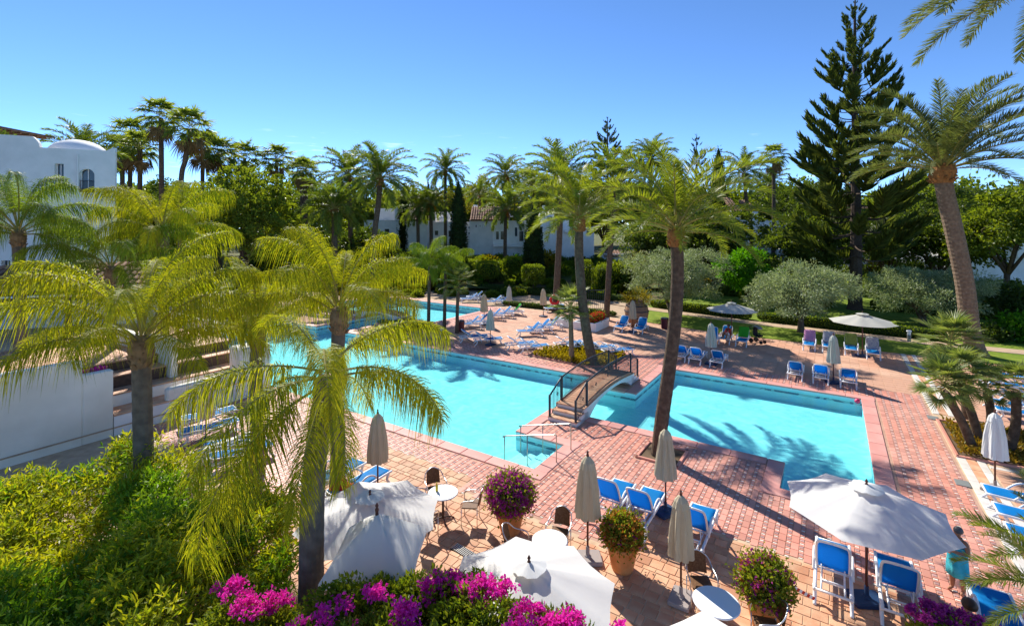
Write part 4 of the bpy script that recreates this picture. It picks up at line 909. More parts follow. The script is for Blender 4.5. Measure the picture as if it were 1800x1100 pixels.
# -- bougainvillea along the lower edge
def bougainvillea(name, label, blobs, nleaf, nflow, flm, seed, fl_ell, L=.075, base=None):
    r = np.random.default_rng(seed); c = Vector(base or (blobs[0][0], blobs[0][1], 0)); root = thing(name, label, 'bougainvillea', c); cc = np.array(c)
    P, D = crown_pts(blobs, 420, nleaf, .2, r, .55); V, Fq = leaves(P-cc, D, L*r.uniform(.7,1.3,nleaf), L*.6*r.uniform(.7,1.2,nleaf), None); link('leaves', np_mesh('leaves', V, Fq, 'boug_leaf'), root)
    C = []
    for (x,y,z,rx,ry,rz,k) in fl_ell: d = unit(k, r); d[:,2] = np.abs(d[:,2])*.9; C.append(np.array([x,y,z])+d*np.array([rx,ry,rz])*r.uniform(.75,1.05,k)[:,None])
    C = np.concatenate(C); i = r.integers(0,len(C),nflow); off = unit(nflow,r)*r.uniform(.2,1,nflow)[:,None]*.085; P = C[i]+off
    V, Fq = leaves(P-cc, off+r.normal(0,.05,(nflow,3)), .05*r.uniform(.7,1.3,nflow), .042, None); link('flowers', np_mesh('flowers', V, Fq, flm), root)
    mb = MB()
    for b in blobs:
        s = Vector((b[0]*.8+c.x*.2, b[1]*.8+c.y*.2, 0))-c; e = Vector(b[:3])-c
        for q in range(3): mb.tube([s+Vector((r.normal(0,.05),r.normal(0,.05),0)), (s+e)*.5+Vector((r.normal(0,.2),r.normal(0,.2),0)), e+Vector((r.normal(0,1)*b[3]*.6,r.normal(0,1)*b[4]*.6,b[5]*.7))], [.03,.022,.008], 5)
    mb.obj('branches', 'bark', root); return root
bougainvillea('bougainvillea', 'large magenta bougainvillea hedge along the bottom edge of the picture',
  [(-2.1,6.9,2.05,.75,.55,.55),(-1.15,6.7,2.1,.8,.6,.55),(-.3,6.3,2.3,.75,.55,.5),(.45,6.0,2.35,.6,.5,.42),(-1.7,6.0,2.2,.8,.5,.5),(-.7,5.7,2.3,.8,.5,.45),(-2.6,6.1,2.0,.55,.5,.5),(-1.6,7.1,1.95,.9,.45,.5),(-.6,7.0,2.1,.7,.4,.45)], 34000, 4300, 'boug_flower', 5,
  [(-.95,6.85,2.5,.32,.25,.18,26),(-.45,6.5,2.72,.32,.2,.16,22),(-1.35,6.2,2.6,.14,.14,.3,16),(.2,6.05,2.72,.22,.2,.16,20),(.62,5.95,2.72,.28,.22,.16,30),(.3,5.8,2.75,.45,.2,.1,18),(-2.3,6.4,2.45,.3,.3,.2,12),(-1.8,6.5,2.62,.25,.2,.14,9),(-2.75,6.4,2.2,.2,.2,.25,9),(-.15,6.6,2.7,.2,.15,.12,10),(1.3,6.0,2.55,.1,.1,.2,6)])
bougainvillea('bougainvillea', 'magenta bougainvillea shoots in front of the yellow-green shrubs at bottom left', [(-4.15,7.35,1.45,.5,.4,.5),(-3.55,7.2,1.45,.45,.4,.48)], 6500, 1100, 'boug_flower', 6, [(-4.25,7.5,1.98,.22,.2,.12,9),(-3.6,7.4,1.92,.25,.2,.14,11),(-3.9,7.2,1.98,.2,.2,.1,8),(-4.6,7.9,1.75,.2,.2,.12,5)])
bougainvillea('bougainvillea', 'purple bougainvillea at the bottom right in front of the blue loungers', [(7.15,8.05,.75,.42,.32,.4),(7.6,7.95,.7,.42,.32,.36)], 5200, 2600, 'boug_purple', 7, [(6.95,8.2,1.12,.25,.2,.16,16),(7.3,8.15,1.05,.32,.25,.15,16),(7.7,8.05,.98,.3,.2,.12,12)])
# -- middle belt of trees that closes the gaps between villas and palms
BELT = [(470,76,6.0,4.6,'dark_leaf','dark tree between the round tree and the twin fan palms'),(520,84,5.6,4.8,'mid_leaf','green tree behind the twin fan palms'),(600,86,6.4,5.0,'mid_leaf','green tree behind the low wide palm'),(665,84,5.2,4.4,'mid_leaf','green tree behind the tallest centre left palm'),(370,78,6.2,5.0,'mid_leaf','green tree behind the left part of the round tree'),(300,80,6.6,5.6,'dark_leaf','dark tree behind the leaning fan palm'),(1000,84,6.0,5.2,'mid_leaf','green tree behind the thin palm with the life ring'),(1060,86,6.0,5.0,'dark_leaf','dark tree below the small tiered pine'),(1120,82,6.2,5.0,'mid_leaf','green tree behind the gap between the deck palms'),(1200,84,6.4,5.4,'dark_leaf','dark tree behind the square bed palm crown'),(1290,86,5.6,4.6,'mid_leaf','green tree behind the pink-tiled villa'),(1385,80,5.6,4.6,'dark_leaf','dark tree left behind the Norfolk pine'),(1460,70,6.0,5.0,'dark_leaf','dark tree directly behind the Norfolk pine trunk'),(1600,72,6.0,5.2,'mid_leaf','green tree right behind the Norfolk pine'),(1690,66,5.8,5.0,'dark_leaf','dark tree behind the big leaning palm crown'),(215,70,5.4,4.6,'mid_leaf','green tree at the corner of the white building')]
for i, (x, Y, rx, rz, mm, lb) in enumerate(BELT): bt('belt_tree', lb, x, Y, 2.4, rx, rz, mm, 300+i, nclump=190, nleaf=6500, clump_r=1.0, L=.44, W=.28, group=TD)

# one old frond of the nearest queen palm hangs down in front of its trunk
topq = q4.children[0]; tq = yp(576,684,8.2)-q4.location
for az, k in ((R(-118),.80),(R(-80),.62)):
    o = link('frond', FR['queen'][4][1][0], q4, tq+Vector((math.cos(az)*.12,math.sin(az)*.12,.1))); o.scale = (k,k,k); o.rotation_euler = (0,R(14),az)
# dense underplanting of the rising garden, read as one mass
gr = np.random.default_rng(91)
for mm, nm, cnt, lb in (('mid_leaf','garden_planting',80,'mid green'),('hedge_leaf','garden_planting',90,'bright green'),('dark_leaf','garden_planting',44,'dark green'),('gold_leaf','garden_planting',18,'yellowish')):
    Vs, Fs, k0 = [], [], 0
    for i in range(cnt):
        x = gr.uniform(560,1130) if i % 5 else gr.uniform(1180,1780); Y = gr.uniform(53.5,70) if x < 1130 else gr.uniform(59,70); b = base_at(x,Y); rr = gr.uniform(.9,1.9) if Y > 60 else gr.uniform(.4,.8); nn = 640
        d = unit(nn,gr)*gr.uniform(.35,1,nn)[:,None]**.5*np.array([rr,rr,rr*.85]); d[:,2] = np.abs(d[:,2])
        V, Fq = leaves(np.array(b)+d, d+gr.normal(0,.5,(nn,3))+np.array([0,0,.3]), .30*gr.uniform(.7,1.3,nn), .16, None); Vs.append(V); Fs.append(Fq+k0); k0 += len(V)
    stuff(link(nm, np_mesh(nm, np.concatenate(Vs), np.concatenate(Fs), mm)), lb+' underplanting spread over the rising garden before the villas', 'plants')
# ================================================================ FURNITURE
# ---- sun lounger: foot towards +x, origin on the ground in the middle
def arc(p, n=10):
    P = [Vector(q) for q in p]; out = []
    for i in range(len(P)-1):
        a, b, c, d = P[max(i-1,0)], P[i], P[i+1], P[min(i+2,len(P)-1)]
        for j in range(n): t = j/n; out.append(.5*((2*b)+(c-a)*t+(2*a-5*b+4*c-d)*t*t+(-a+3*b-3*c+d)*t**3))
    return out+[P[-1]]
LG = {}
mb = MB()
for s in (-1,1): mb.tube(arc([(-.95,s*.31,.33),(-.4,s*.31,.335),(.2,s*.31,.34),(.95,s*.31,.37)],4), .034, 8)
for x in (-.93,-.15,.4,.93): mb.tube([(x,-.31,.335 if x < .9 else .365),(x,.31,.335 if x < .9 else .365)], .026, 8)
mb.tube([(-.55,-.2,.33),(-.55,.2,.33)], .02, 6); mb.tube([(-.9,-.2,.335),(-.15,-.2,.335)], .018, 6); mb.tube([(-.9,.2,.335),(-.15,.2,.335)], .018, 6)
LG['frame'] = mb.mesh('frame', 'white_resin', True)
LG['leg'] = MB().tube(arc([(0,0,.34),(.05,0,.2),(-.03,0,.08),(-.12,0,0)],4), [.04]*4+[.036]*4+[.032]*4+[.03], 8).mesh('leg', 'white_resin', True)
LG['arm'] = MB().tube(arc([(-.32,0,.35),(-.2,0,.52),(.0,0,.6),(.22,0,.55),(.42,0,.36)],4), .026, 8).mesh('armrest', 'white_resin', True)
mb = MB()
for s in (-1,1): mb.tube(arc([(0,s*.29,0),(-.35,s*.295,.03),(-.68,s*.28,.02),(-.76,s*.2,.015),(-.78,0,.01)],4), [.026]*17, 8)
LG['bframe'] = mb.mesh('backrest_frame', 'white_resin', True)
LG['prop'] = MB().tube([(-.42,-.2,0),(-.2,-.2,-.28),(-.2,.2,-.28),(-.42,.2,0)], .014, 6).mesh('prop', 'white_resin', True)
def sling_mesh(x0, x1, w, z0, sag, m, th=.03, nx=8):
    ny = 5; V = []
    for sd in (1, -1):
        for i in range(nx+1):
            for j in range(ny+1):
                u = i/nx; v = j/ny*2-1; ed = 1-max(abs(v)**6, abs(2*u-1)**10)*.5
                cw = w*(1-.10*max(0,(u-.85)/.15)**2) if x1 < 0 else w
                V.append((x0+(x1-x0)*u, v*cw/2, z0-sag*math.sin(math.pi*u)*(1-v*v*.6)+sd*th/2*ed))
    k = (nx+1)*(ny+1); F_ = []
    for i in range(nx):
        for j in range(ny):
            q = i*(ny+1)+j; F_ += [(q,q+ny+1,q+ny+2,q+1),(k+q+1,k+q+ny+2,k+q+ny+1,k+q)]
    for i in range(nx): q = i*(ny+1); F_ += [(q+ny+1,q,k+q,k+q+ny+1),(q+ny,q+2*ny+1,k+q+2*ny+1,k+q+ny)]
    for j in range(ny): F_ += [(j,j+1,k+j+1,k+j),(nx*(ny+1)+j+1,nx*(ny+1)+j,k+nx*(ny+1)+j,k+nx*(ny+1)+j+1)]
    return np_mesh('sling', V, F_, m, True)
SL = {}
def sling(kind, m):
    if (kind, m) not in SL: SL[(kind, m)] = sling_mesh(-.03,-.735,.55,.035,-.01,m) if kind == 'b' else sling_mesh(-.13,.92,.56,.375,.02,m) if kind == 's' else sling_mesh(-.05,-.80,.62,.065,-.015,m,.02)
    return SL[(kind, m)]
G_L = 'blue and white sun loungers'
def lounger(label, c, head, back, m='sling_blue', towel=None, seat=None):
    root = thing('sun_lounger', label, 'sun lounger', (c[0], c[1], .014), head, G_L)
    link('frame', LG['frame'], root)
    for x, y in ((-.8,.31),(-.8,-.31),(.82,.31),(.82,-.31)):
        o = link('leg', LG['leg'], root, (x, y, 0)); o.scale = (1 if x < 0 else -1, 1, 1)
    for s in (-1,1): link('armrest', LG['arm'], root, (.0, s*.345, 0))
    link('seat_sling', sling('s', seat or m), root)
    b = link('backrest_frame', LG['bframe'], root, (-.15,0,.36)); b.rotation_euler = (0, R(back), 0)
    link('backrest_sling', sling('b', m), b)
    if back > 12: link('prop', LG['prop'], b).rotation_euler = (0, R(-back*.45), 0)
    if towel:
        t = link('towel', sling('t', towel), b); t['label'] = 'towel over the backrest'
    return root
HB = ANG_B; HC = ANG_B+math.pi
lounger('sun lounger with raised blue back, left of the pole of the big white umbrella', (6.86,10.42), HB, 66)
lounger('blue lounger with raised back, right of the pole of the big white umbrella', (7.83,9.90), HB, 60)
lounger('nearly flat blue lounger at the bottom right beside the seated person', (9.02,8.98), HB, 22)
lounger('left one of the two blue loungers behind the flower pots', (2.70,13.08), HB, 62)
lounger('right one of the two blue loungers behind the flower pots', (3.42,12.66), HB, 58)
lounger('single blue lounger behind the cream closed umbrella near the middle', (4.48,11.84), HB, 60)
lounger('flat blue lounger under the left cream umbrella, nearest the wall', (-11.75,18.9), R(46), 4)
lounger('flat blue lounger under the left cream umbrella, nearer the camera', (-11.0,17.75), R(46), 4)
lounger('flat blue lounger left of the slim queen palm trunk, farther one', (-9.35,16.55), R(46), 6)
lounger('flat blue lounger left of the slim queen palm trunk, nearer one', (-8.75,15.75), R(46), 8)
lounger('blue lounger left of the brown pole between the queen palm and the pool', (-5.25,14.35), HB, 4)
lounger('blue lounger beside the tall closed umbrella, next to the red towel', (-4.35,13.85), HB, 4)
far = [((832,600),12,34,'left one of the lounger pair under the grey closed umbrella by the big pool'),((858,605),12,34,'right one of the lounger pair under the grey closed umbrella by the big pool'),
 ((914,613),14,34,'left lounger of the pair just left of the yellow-green bed'),((938,618),14,34,'right lounger of the pair just left of the yellow-green bed'),
 ((1000,612),16,30,'leftmost of four loungers behind the yellow-green bed'),((1024,616),16,30,'second from left of four loungers behind the yellow-green bed'),((1056,620),16,30,'third from left of four loungers behind the yellow-green bed'),((1086,625),16,30,'rightmost of four loungers behind the yellow-green bed'),
 ((932,590),192,46,'nearest lounger of the three in the middle of the plaza'),((950,584),192,46,'middle lounger of the three in the middle of the plaza'),((967,579),192,46,'farthest lounger of the three in the middle of the plaza'),
 ((866,562),190,44,'left lounger of the three by the small pool corner'),((884,558),190,44,'middle lounger of the three by the small pool corner'),
 ((826,577),190,44,'nearer lounger of the pair right beside the small dark bed'),((842,573),190,44,'farther lounger of the pair right beside the small dark bed'),
 ((826,531),190,40,'left lounger of the farthest pair behind the upper pool'),((836,527),190,40,'right lounger of the farthest pair behind the upper pool'),((868,536),190,40,'left lounger of the pair behind the pale closed umbrella'),((884,533),190,40,'right lounger of the pair behind the pale closed umbrella')]
for (p, h, bk, lb) in far:
    v = gp(*p); lounger(lb, v, R(h), bk, 'sling_blue', None, 'sling_pale')
v = gp(902,554); lounger('lounger with a bright green towel near the small pool corner', v, R(190), 44, 'sling_blue', 'towel_green', 'sling_pale')
v = gp(975,548); lounger('pale lounger beside the palm with the life ring', v, R(200), 20, 'sling_pale')
lounger('left blue lounger of the pair before the giant clay jar', gp(1094,580), R(236), 50)
lounger('right blue lounger of the pair before the giant clay jar', gp(1127,584), R(240), 50)
for c, lb in (((9.92,28.3),'leftmost of three loungers behind the curved palm trunk'),((10.57,27.72),'middle of three loungers behind the curved palm trunk'),((11.5,27.1),'rightmost of three loungers behind the curved palm trunk')): lounger(lb, c, HB, 44)
for c, lb in (((14.5,24.9),'leftmost of three loungers along the far edge of the right pool'),((15.4,24.3),'middle of three loungers along the far edge of the right pool'),((16.3,23.65),'rightmost of three loungers along the far edge of the right pool')): lounger(lb, c, HB, 44)
for p, tw, lb in (((1423,612),'towel_pink','lounger with a pink towel at the edge of the lawn'),((1457,615),'towel_pattern','lounger with a striped towel behind the grey closed umbrella'),((1496,620),'towel_olive','lounger with an olive green towel left of the open parasol pole'),((1534,627),'towel_pattern','lounger with a blue patterned towel right of the open parasol pole')):
    lounger(lb, gp(*p), HC, 56, 'sling_blue', tw)
lounger('shaded blue lounger left of the two children on the lawn edge', gp(1252,604), HC+.1, 52)
lounger('shaded blue lounger directly behind the toddler', gp(1277,601), HC, 52)
lounger('lounger with a plain green towel under the left open parasol', gp(1306,605), HC, 52, 'sling_blue', 'towel_green')
for b_, lb in ((18.45,'farthest of the three flat loungers at the right picture edge'),(17.35,'middle of the three flat loungers at the right picture edge'),(16.3,'nearest of the three flat loungers at the right picture edge')): lounger(lb, ab(4.45,b_), ANG_A+math.pi, 3)
for c, h, bk, lb in ((ab(6.4,27.0),ANG_A+math.pi,4,'flat lounger behind the tip of the pale closed umbrella'),(ab(6.3,28.1),ANG_A+math.pi,4,'flat lounger one row behind the pale closed umbrella'),(ab(6.6,29.6),ANG_A,30,'lounger with raised back behind the dwarf fan palms'),(ab(6.8,31.4),ANG_A,34,'lounger in the middle row behind the dwarf fan palms'),(ab(6.9,33.4),ANG_A,36,'farthest lounger behind the dwarf fan palms'),(ab(8.9,27.6),ANG_A+math.pi,6,'lounger at the right edge behind the slim dwarf palm')):
    lounger(lb, c, h, bk)

# ---- umbrellas
def folded_canopy(m, h0=1.02, h1=2.32, r0=.27, seed=1):
    r = random.Random(seed); n = 48; ph = r.uniform(0,6)
    prof = [(r0*.93,h0-.015),(r0,h0),(r0*.96,h0+.25),(r0*.84,h0+.62),(r0*.68,h0+.95),(r0*.60,h1-.24),(r0*.66,h1-.235),(r0*.52,h1-.1),(r0*.22,h1),(.03,h1+.02)]
    def mod(a, i): return 1+(.13*math.sin(8*a+ph+.25*i)+.045*math.sin(16*a+1.3*i))*(1 if i < 6 else .5)
    return MB().lathe(prof, n, mod=mod).mesh('canopy', m, False)
CAN = {}
finial = MB().lathe([(.012,2.3),(.03,2.34),(.034,2.37),(.018,2.40),(.026,2.43),(.006,2.47)], 8).mesh('finial', 'pole_wood', True)
pole = MB().tube([(0,0,.06),(0,0,2.33)], .024, 10).mesh('pole', 'pole_wood', True)
def base_mesh(m):
    mb = MB().bevbox((0,0,.05), (.62,.46,.10), .02); mb.lathe([(.09,.09),(.07,.12),(.045,.14),(.04,.32)], 12); return mb.mesh('base', m)
BASE = {k: base_mesh(k) for k in ('base_blue','base_stone')}
def closed_umbrella(label, c, m='canvas_cream', h=2.45, base='base_blue', seed=1, rz=0.0):
    root = thing('closed_umbrella', label, 'umbrella', (c[0],c[1],.014), rz, 'folded umbrellas around the pools'); s = h/2.45; root.scale = (s,s,s)
    k = (m, seed % 3)
    if k not in CAN: CAN[k] = folded_canopy(m, seed=seed)
    link('pole', pole, root); link('canopy', CAN[k], root, rz=seed*1.1); link('finial', finial, root); link('base', BASE[base], root, rz=.5*seed)
    return root
for i, (x, y, m, h, bs, lb) in enumerate(((1033,985,'canvas_cream',2.48,'base_stone','cream folded umbrella on a stone plate beside the nearest white parasol'),(1170,903,'canvas_cream',2.34,'base_blue','cream folded umbrella in front of the curved palm trunk'),(1197,1056,'canvas_cream',2.24,'base_stone','nearest cream folded umbrella in the bottom centre'),
  (664,874,'canvas_cream',2.46,'base_stone','tall cream folded umbrella standing before the big pool at left'),(362,778,'canvas_cream',2.2,'base_blue','cream folded umbrella among the loungers at the far left'),(1250,641,'canvas_grey',2.4,'base_blue','grey folded umbrella between the curved trunk loungers'),(1465,674,'canvas_grey',2.45,'base_blue','grey folded umbrella at the far right corner of the right pool'),
  (1749,864,'canvas_white',2.36,'base_stone','pale folded umbrella in front of the dwarf fan palm bed'),(862,607,'canvas_grey',2.4,'base_blue','grey folded umbrella by the far edge of the big pool'),(851,571,'canvas_cream',2.5,'base_blue','beige folded umbrella near the small pool corner'),(895,548,'canvas_grey',2.4,'base_blue','pale folded umbrella farther back between the lounger pairs'),
  (955,557,'canvas_cream',2.5,'base_blue','light folded umbrella left of the life ring'),(1112,584,'canvas_cream',2.4,'base_blue','folded umbrella in front of the giant clay jar'))):
    closed_umbrella(lb, gp(x,y), m, h, bs, i)
def open_umbrella(label, c, z_top, rad, drop, m, base='base_blue', rz=0.0, n=8, valance=.0, vent=True, tilt=(0,0), sagk=.05):
    root = thing('open_umbrella', label, 'umbrella', (c[0],c[1],.014), rz, 'open parasols')
    MB().tube([(0,0,.06),(0,0,z_top-.03)], .027, 10).obj('pole', 'pole_wood', root, True); link('base', BASE[base], root)
    cn = MB(); V = []; F_ = []; K = 6; M_ = 4; r0 = .10 if vent else .0
    for i in range(n*M_):
        a = 2*math.pi*i/(n*M_); f = (i % M_)/M_; sag = math.sin(math.pi*f)
        chord = math.cos(math.pi/n)/math.cos((f-.5)*2*math.pi/n)
        for k in range(K+1):
            u = k/K; rr = rad*u*(chord if True else 1)*(1-.035*sag*u); z = z_top-.05-drop*u**1.08-sagk*sag*u*(1-.35*u)*rad*.55
            V.append((rr*math.cos(a), rr*math.sin(a), z))
        if valance: p = V[-1]; V.append((p[0]*1.01,p[1]*1.01,p[2]-valance*(1-.2*sag)))
    S = K+1+(1 if valance else 0); T_ = n*M_
    for i in range(T_):
        j = (i+1) % T_
        for k in range(S-1): F_.append((i*S+k, j*S+k, j*S+k+1, i*S+k+1))
    cn = np_mesh('canopy', V, F_, m, True); o = link('canopy', cn, root); o.rotation_euler = (tilt[0], tilt[1], 0)
    if vent:
        V = []; F_ = []; q = rad*.2
        for i in range(24):
            a = 2*math.pi*i/24
            for u in (.04,.5,1.0): V.append((q*u*math.cos(a)*(1+.07*math.sin(3*i)*u), q*u*math.sin(a)*(1+.07*math.sin(3*i)*u), z_top+.03-drop*.17*u-.012*math.sin(5*i)*u))
        for i in range(24):
            j = (i+1) % 24
            for k in range(2): F_.append((i*3+k, j*3+k, j*3+k+1, i*3+k+1))
        link('vent_cap', np_mesh('vent_cap', V, F_, m, True), o)
    rb = MB().tube([(.03,0,z_top-.085),(rad*.5,0,z_top-.085-drop*.47),(rad*.975,0,z_top-.08-drop*.975)], [.014,.012,.008], 5).mesh('rib', 'pole_wood')
    for i in range(n): link('rib', rb, o, rz=2*math.pi*i/n)
    MB().lathe([(.012,-.12),(.028,-.08),(.034,-.04),(.016,-.01),(.03,.02),(.005,.07)], 8).obj('finial', 'pole_wood', root, True, (0,0,z_top+.06)); return root
open_umbrella('big white open umbrella over the loungers at the lower right', (7.2,9.9), 2.36, 1.5, .46, 'canvas_white', 'base_blue', R(-5))
open_umbrella('white open umbrella behind the magenta bougainvillea in the bottom centre', (.27,7.75), 2.26, 1.42, .42, 'canvas_white', 'base_stone', R(8))
open_umbrella('white open umbrella cut by the bottom picture edge', (2.62,5.95), 2.26, 1.38, .36, 'canvas_white', 'base_stone', R(20), 6)
open_umbrella('off-white open umbrella right of the thick queen palm trunk', (-2.90,9.95), 2.12, 1.45, .34, 'canvas_white', 'base_stone', R(26), 8)
open_umbrella('small steep white umbrella overlapping the off-white one', (-2.23,8.05), 2.92, .98, .66, 'canvas_white', 'base_stone', R(45), 4, .09, False)
open_umbrella('grey-white open parasol over the family on the lawn edge', gp(1286,601), 2.62, 1.6, .46, 'canvas_grey', 'base_stone', R(10))
open_umbrella('grey-white open parasol over the towel loungers by the lawn', gp(1516,627), 2.55, 1.72, .46, 'canvas_grey', 'base_blue', R(0))

# ---- bistro tables and chairs
def table(label, c, d=.78):
    root = thing('bistro_table', label, 'table', (c[0],c[1],.014), 0, 'white bistro tables')
    MB().lathe([(d/2-.02,.70),(d/2,.708),(d/2,.722),(d/2-.012,.732)], 40).obj('table_top', 'white_resin', root)
    MB().tube([(0,0,.05),(0,0,.70)], .032, 10).obj('pedestal', 'dark_wood', root, True)
    for i in range(4):
        a = i*math.pi/2+.4; MB().tube(arc([(0,0,.09),(.16*math.cos(a),.16*math.sin(a),.07),(.3*math.cos(a),.3*math.sin(a),.012)],3), .018, 6).obj('foot', 'dark_wood', root, True)
    return root
CH = {}
CH['seat'] = MB().bevbox((0,0,.445), (.40,.42,.03), .012).mesh('seat', 'wicker')
V = []
for sd in (0,.014):
    for i in range(7):
        for j in range(6):
            y = -.19+.38*i/6; z = .5+.36*j/5; V.append((-.2-sd-.05*(1-(y/.2)**2)-.07*(j/5), y*(1-.08*(j/5)), z+(.03*(1-(y/.19)**2) if j == 5 else 0)))
F_ = [(i*6+j,i*6+j+1,(i+1)*6+j+1,(i+1)*6+j) for i in range(6) for j in range(5)]; F_ += [tuple(42+q for q in f[::-1]) for f in F_]
CH['back'] = np_mesh('backrest', V, F_, 'wicker', True)
CH['arm'] = MB().tube(arc([(.2,-.26,.445),(.2,-.27,.6),(.1,-.275,.66),(-.12,-.26,.69),(-.26,-.2,.82),(-.33,0,.90),(-.26,.2,.82),(-.12,.26,.69),(.1,.275,.66),(.2,.27,.6),(.2,.26,.445)],4), .0125, 7).mesh('arm_frame', 'aluminium', True)
CH['leg'] = MB().tube([(0,0,.45),(0,0,0)], .0125, 7).mesh('leg', 'aluminium', True)
def chair(label, c, rz):
    root = thing('bistro_chair', label, 'chair', (c[0],c[1],.014), rz, 'wicker bistro chairs')
    link('seat', CH['seat'], root); link('backrest', CH['back'], root); link('arm_frame', CH['arm'], root)
    for x, y in ((.2,.25),(.2,-.25),(-.2,.22),(-.2,-.22)):
        o = link('leg', CH['leg'], root, (x,y,0)); o.rotation_euler = (0, 0, 0)
    return root
def face(c, t): return math.atan2(t[1]-c[1], t[0]-c[0])
t1, t2, t3 = Vector((-1.79,12.65)), Vector((.83,10.72)), Vector((3.75,8.95))
table('round white table beside the tall flower pot, right of the off-white umbrella', t1); table('round white table half hidden by the white umbrella in the bottom centre', t2); table('round white table cut by the bottom edge right of centre', t3, .82)
for t, (dx,dy), lb in ((t1,(-.30,.66),'wicker chair behind the table with the yellow bottle'),(t1,(.72,-.05),'wicker chair on the right of the table with the yellow bottle'),(t1,(-.68,.05),'wicker chair on the left of the table with the yellow bottle'),(t1,(-.35,-.68),'wicker chair on the near side of the table with the yellow bottle'),
   (t2,(.28,.70),'wicker chair behind the half hidden table in the bottom centre'),(t2,(-.72,.2),'wicker chair left of the half hidden table in the bottom centre'),(t3,(.05,.86),'wicker chair behind the table at the bottom edge'),(t3,(.82,-.2),'wicker chair right of the table at the bottom edge')):
    c = t+Vector((dx,dy)); chair(lb, c, face(c, t))
o = MB().lathe([(.032,0),(.036,.02),(.036,.13),(.014,.18),(.014,.22)], 12).obj('bottle', 'yellow_bottle', None, True, (t1.x-.17,t1.y+.05,.746)); tag(o, 'yellow bottle standing on the left round white table', 'bottle')
# ---- flower pots
def flower_pot(label, c, rim, hp, bw, bh, leafm, flowers, seed, potm='terracotta_pot'):
    root = thing('flower_pot', label, 'flower pot', (c[0],c[1],.014), seed, 'terracotta pots with bougainvillea')
    MB().lathe([(rim*.62,0),(rim*.66,.03),(rim*.93,hp*.82),(rim*.93,hp*.84),(rim,hp*.86),(rim*1.02,hp*.93),(rim,hp),(rim*.9,hp),(rim*.86,hp*.9)], 28).obj('pot', potm, root)
    MB().lathe([(rim*.87,hp*.88),(.01,hp*.9)], 20).obj('soil', 'soil', root)
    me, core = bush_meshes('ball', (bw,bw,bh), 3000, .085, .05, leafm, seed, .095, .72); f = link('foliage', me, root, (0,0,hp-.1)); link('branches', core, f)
    for nm, mm, cnt in flowers:
        r = np.random.default_rng(seed+9); P, N_ = shell_pts('ball', (bw,bw,bh), max(10,cnt//14), r); i = r.integers(0,len(P),cnt); P = P[i]+r.normal(0,.045,(cnt,3)); N2 = N_[i]
        V, Fq = leaves(P, N2+r.normal(0,.7,(cnt,3)), .06*r.uniform(.7,1.2,cnt), .05, None); link(nm, np_mesh(nm, V, Fq, mm), root, (0,0,hp-.1))
    MB().tube([(0,0,hp*.8),(.02,.01,hp+bh*.4)], [.035,.02], 6).obj('stem', 'bark', root); return root
flower_pot('terracotta pot with a full ball of purple bougainvillea beside the pool corner', gp(897,934), .37, .60, 1.08, .86, 'boug_leaf', [('flowers','boug_purple',3800)], 11)
flower_pot('terracotta pot with an orange and green bush in front of the two blue loungers', gp(1094,1000), .36, .60, .76, .64, 'boug_leaf', [('bracts','bract_mix',2600),('flowers','boug_purple',120)], 12)
flower_pot('terracotta pot with purple and white blooms at the bottom edge right of centre', gp(1345,1102), .36, .60, .84, .74, 'boug_leaf', [('bracts','bract_mix',500),('flowers','boug_purple',900)], 13)

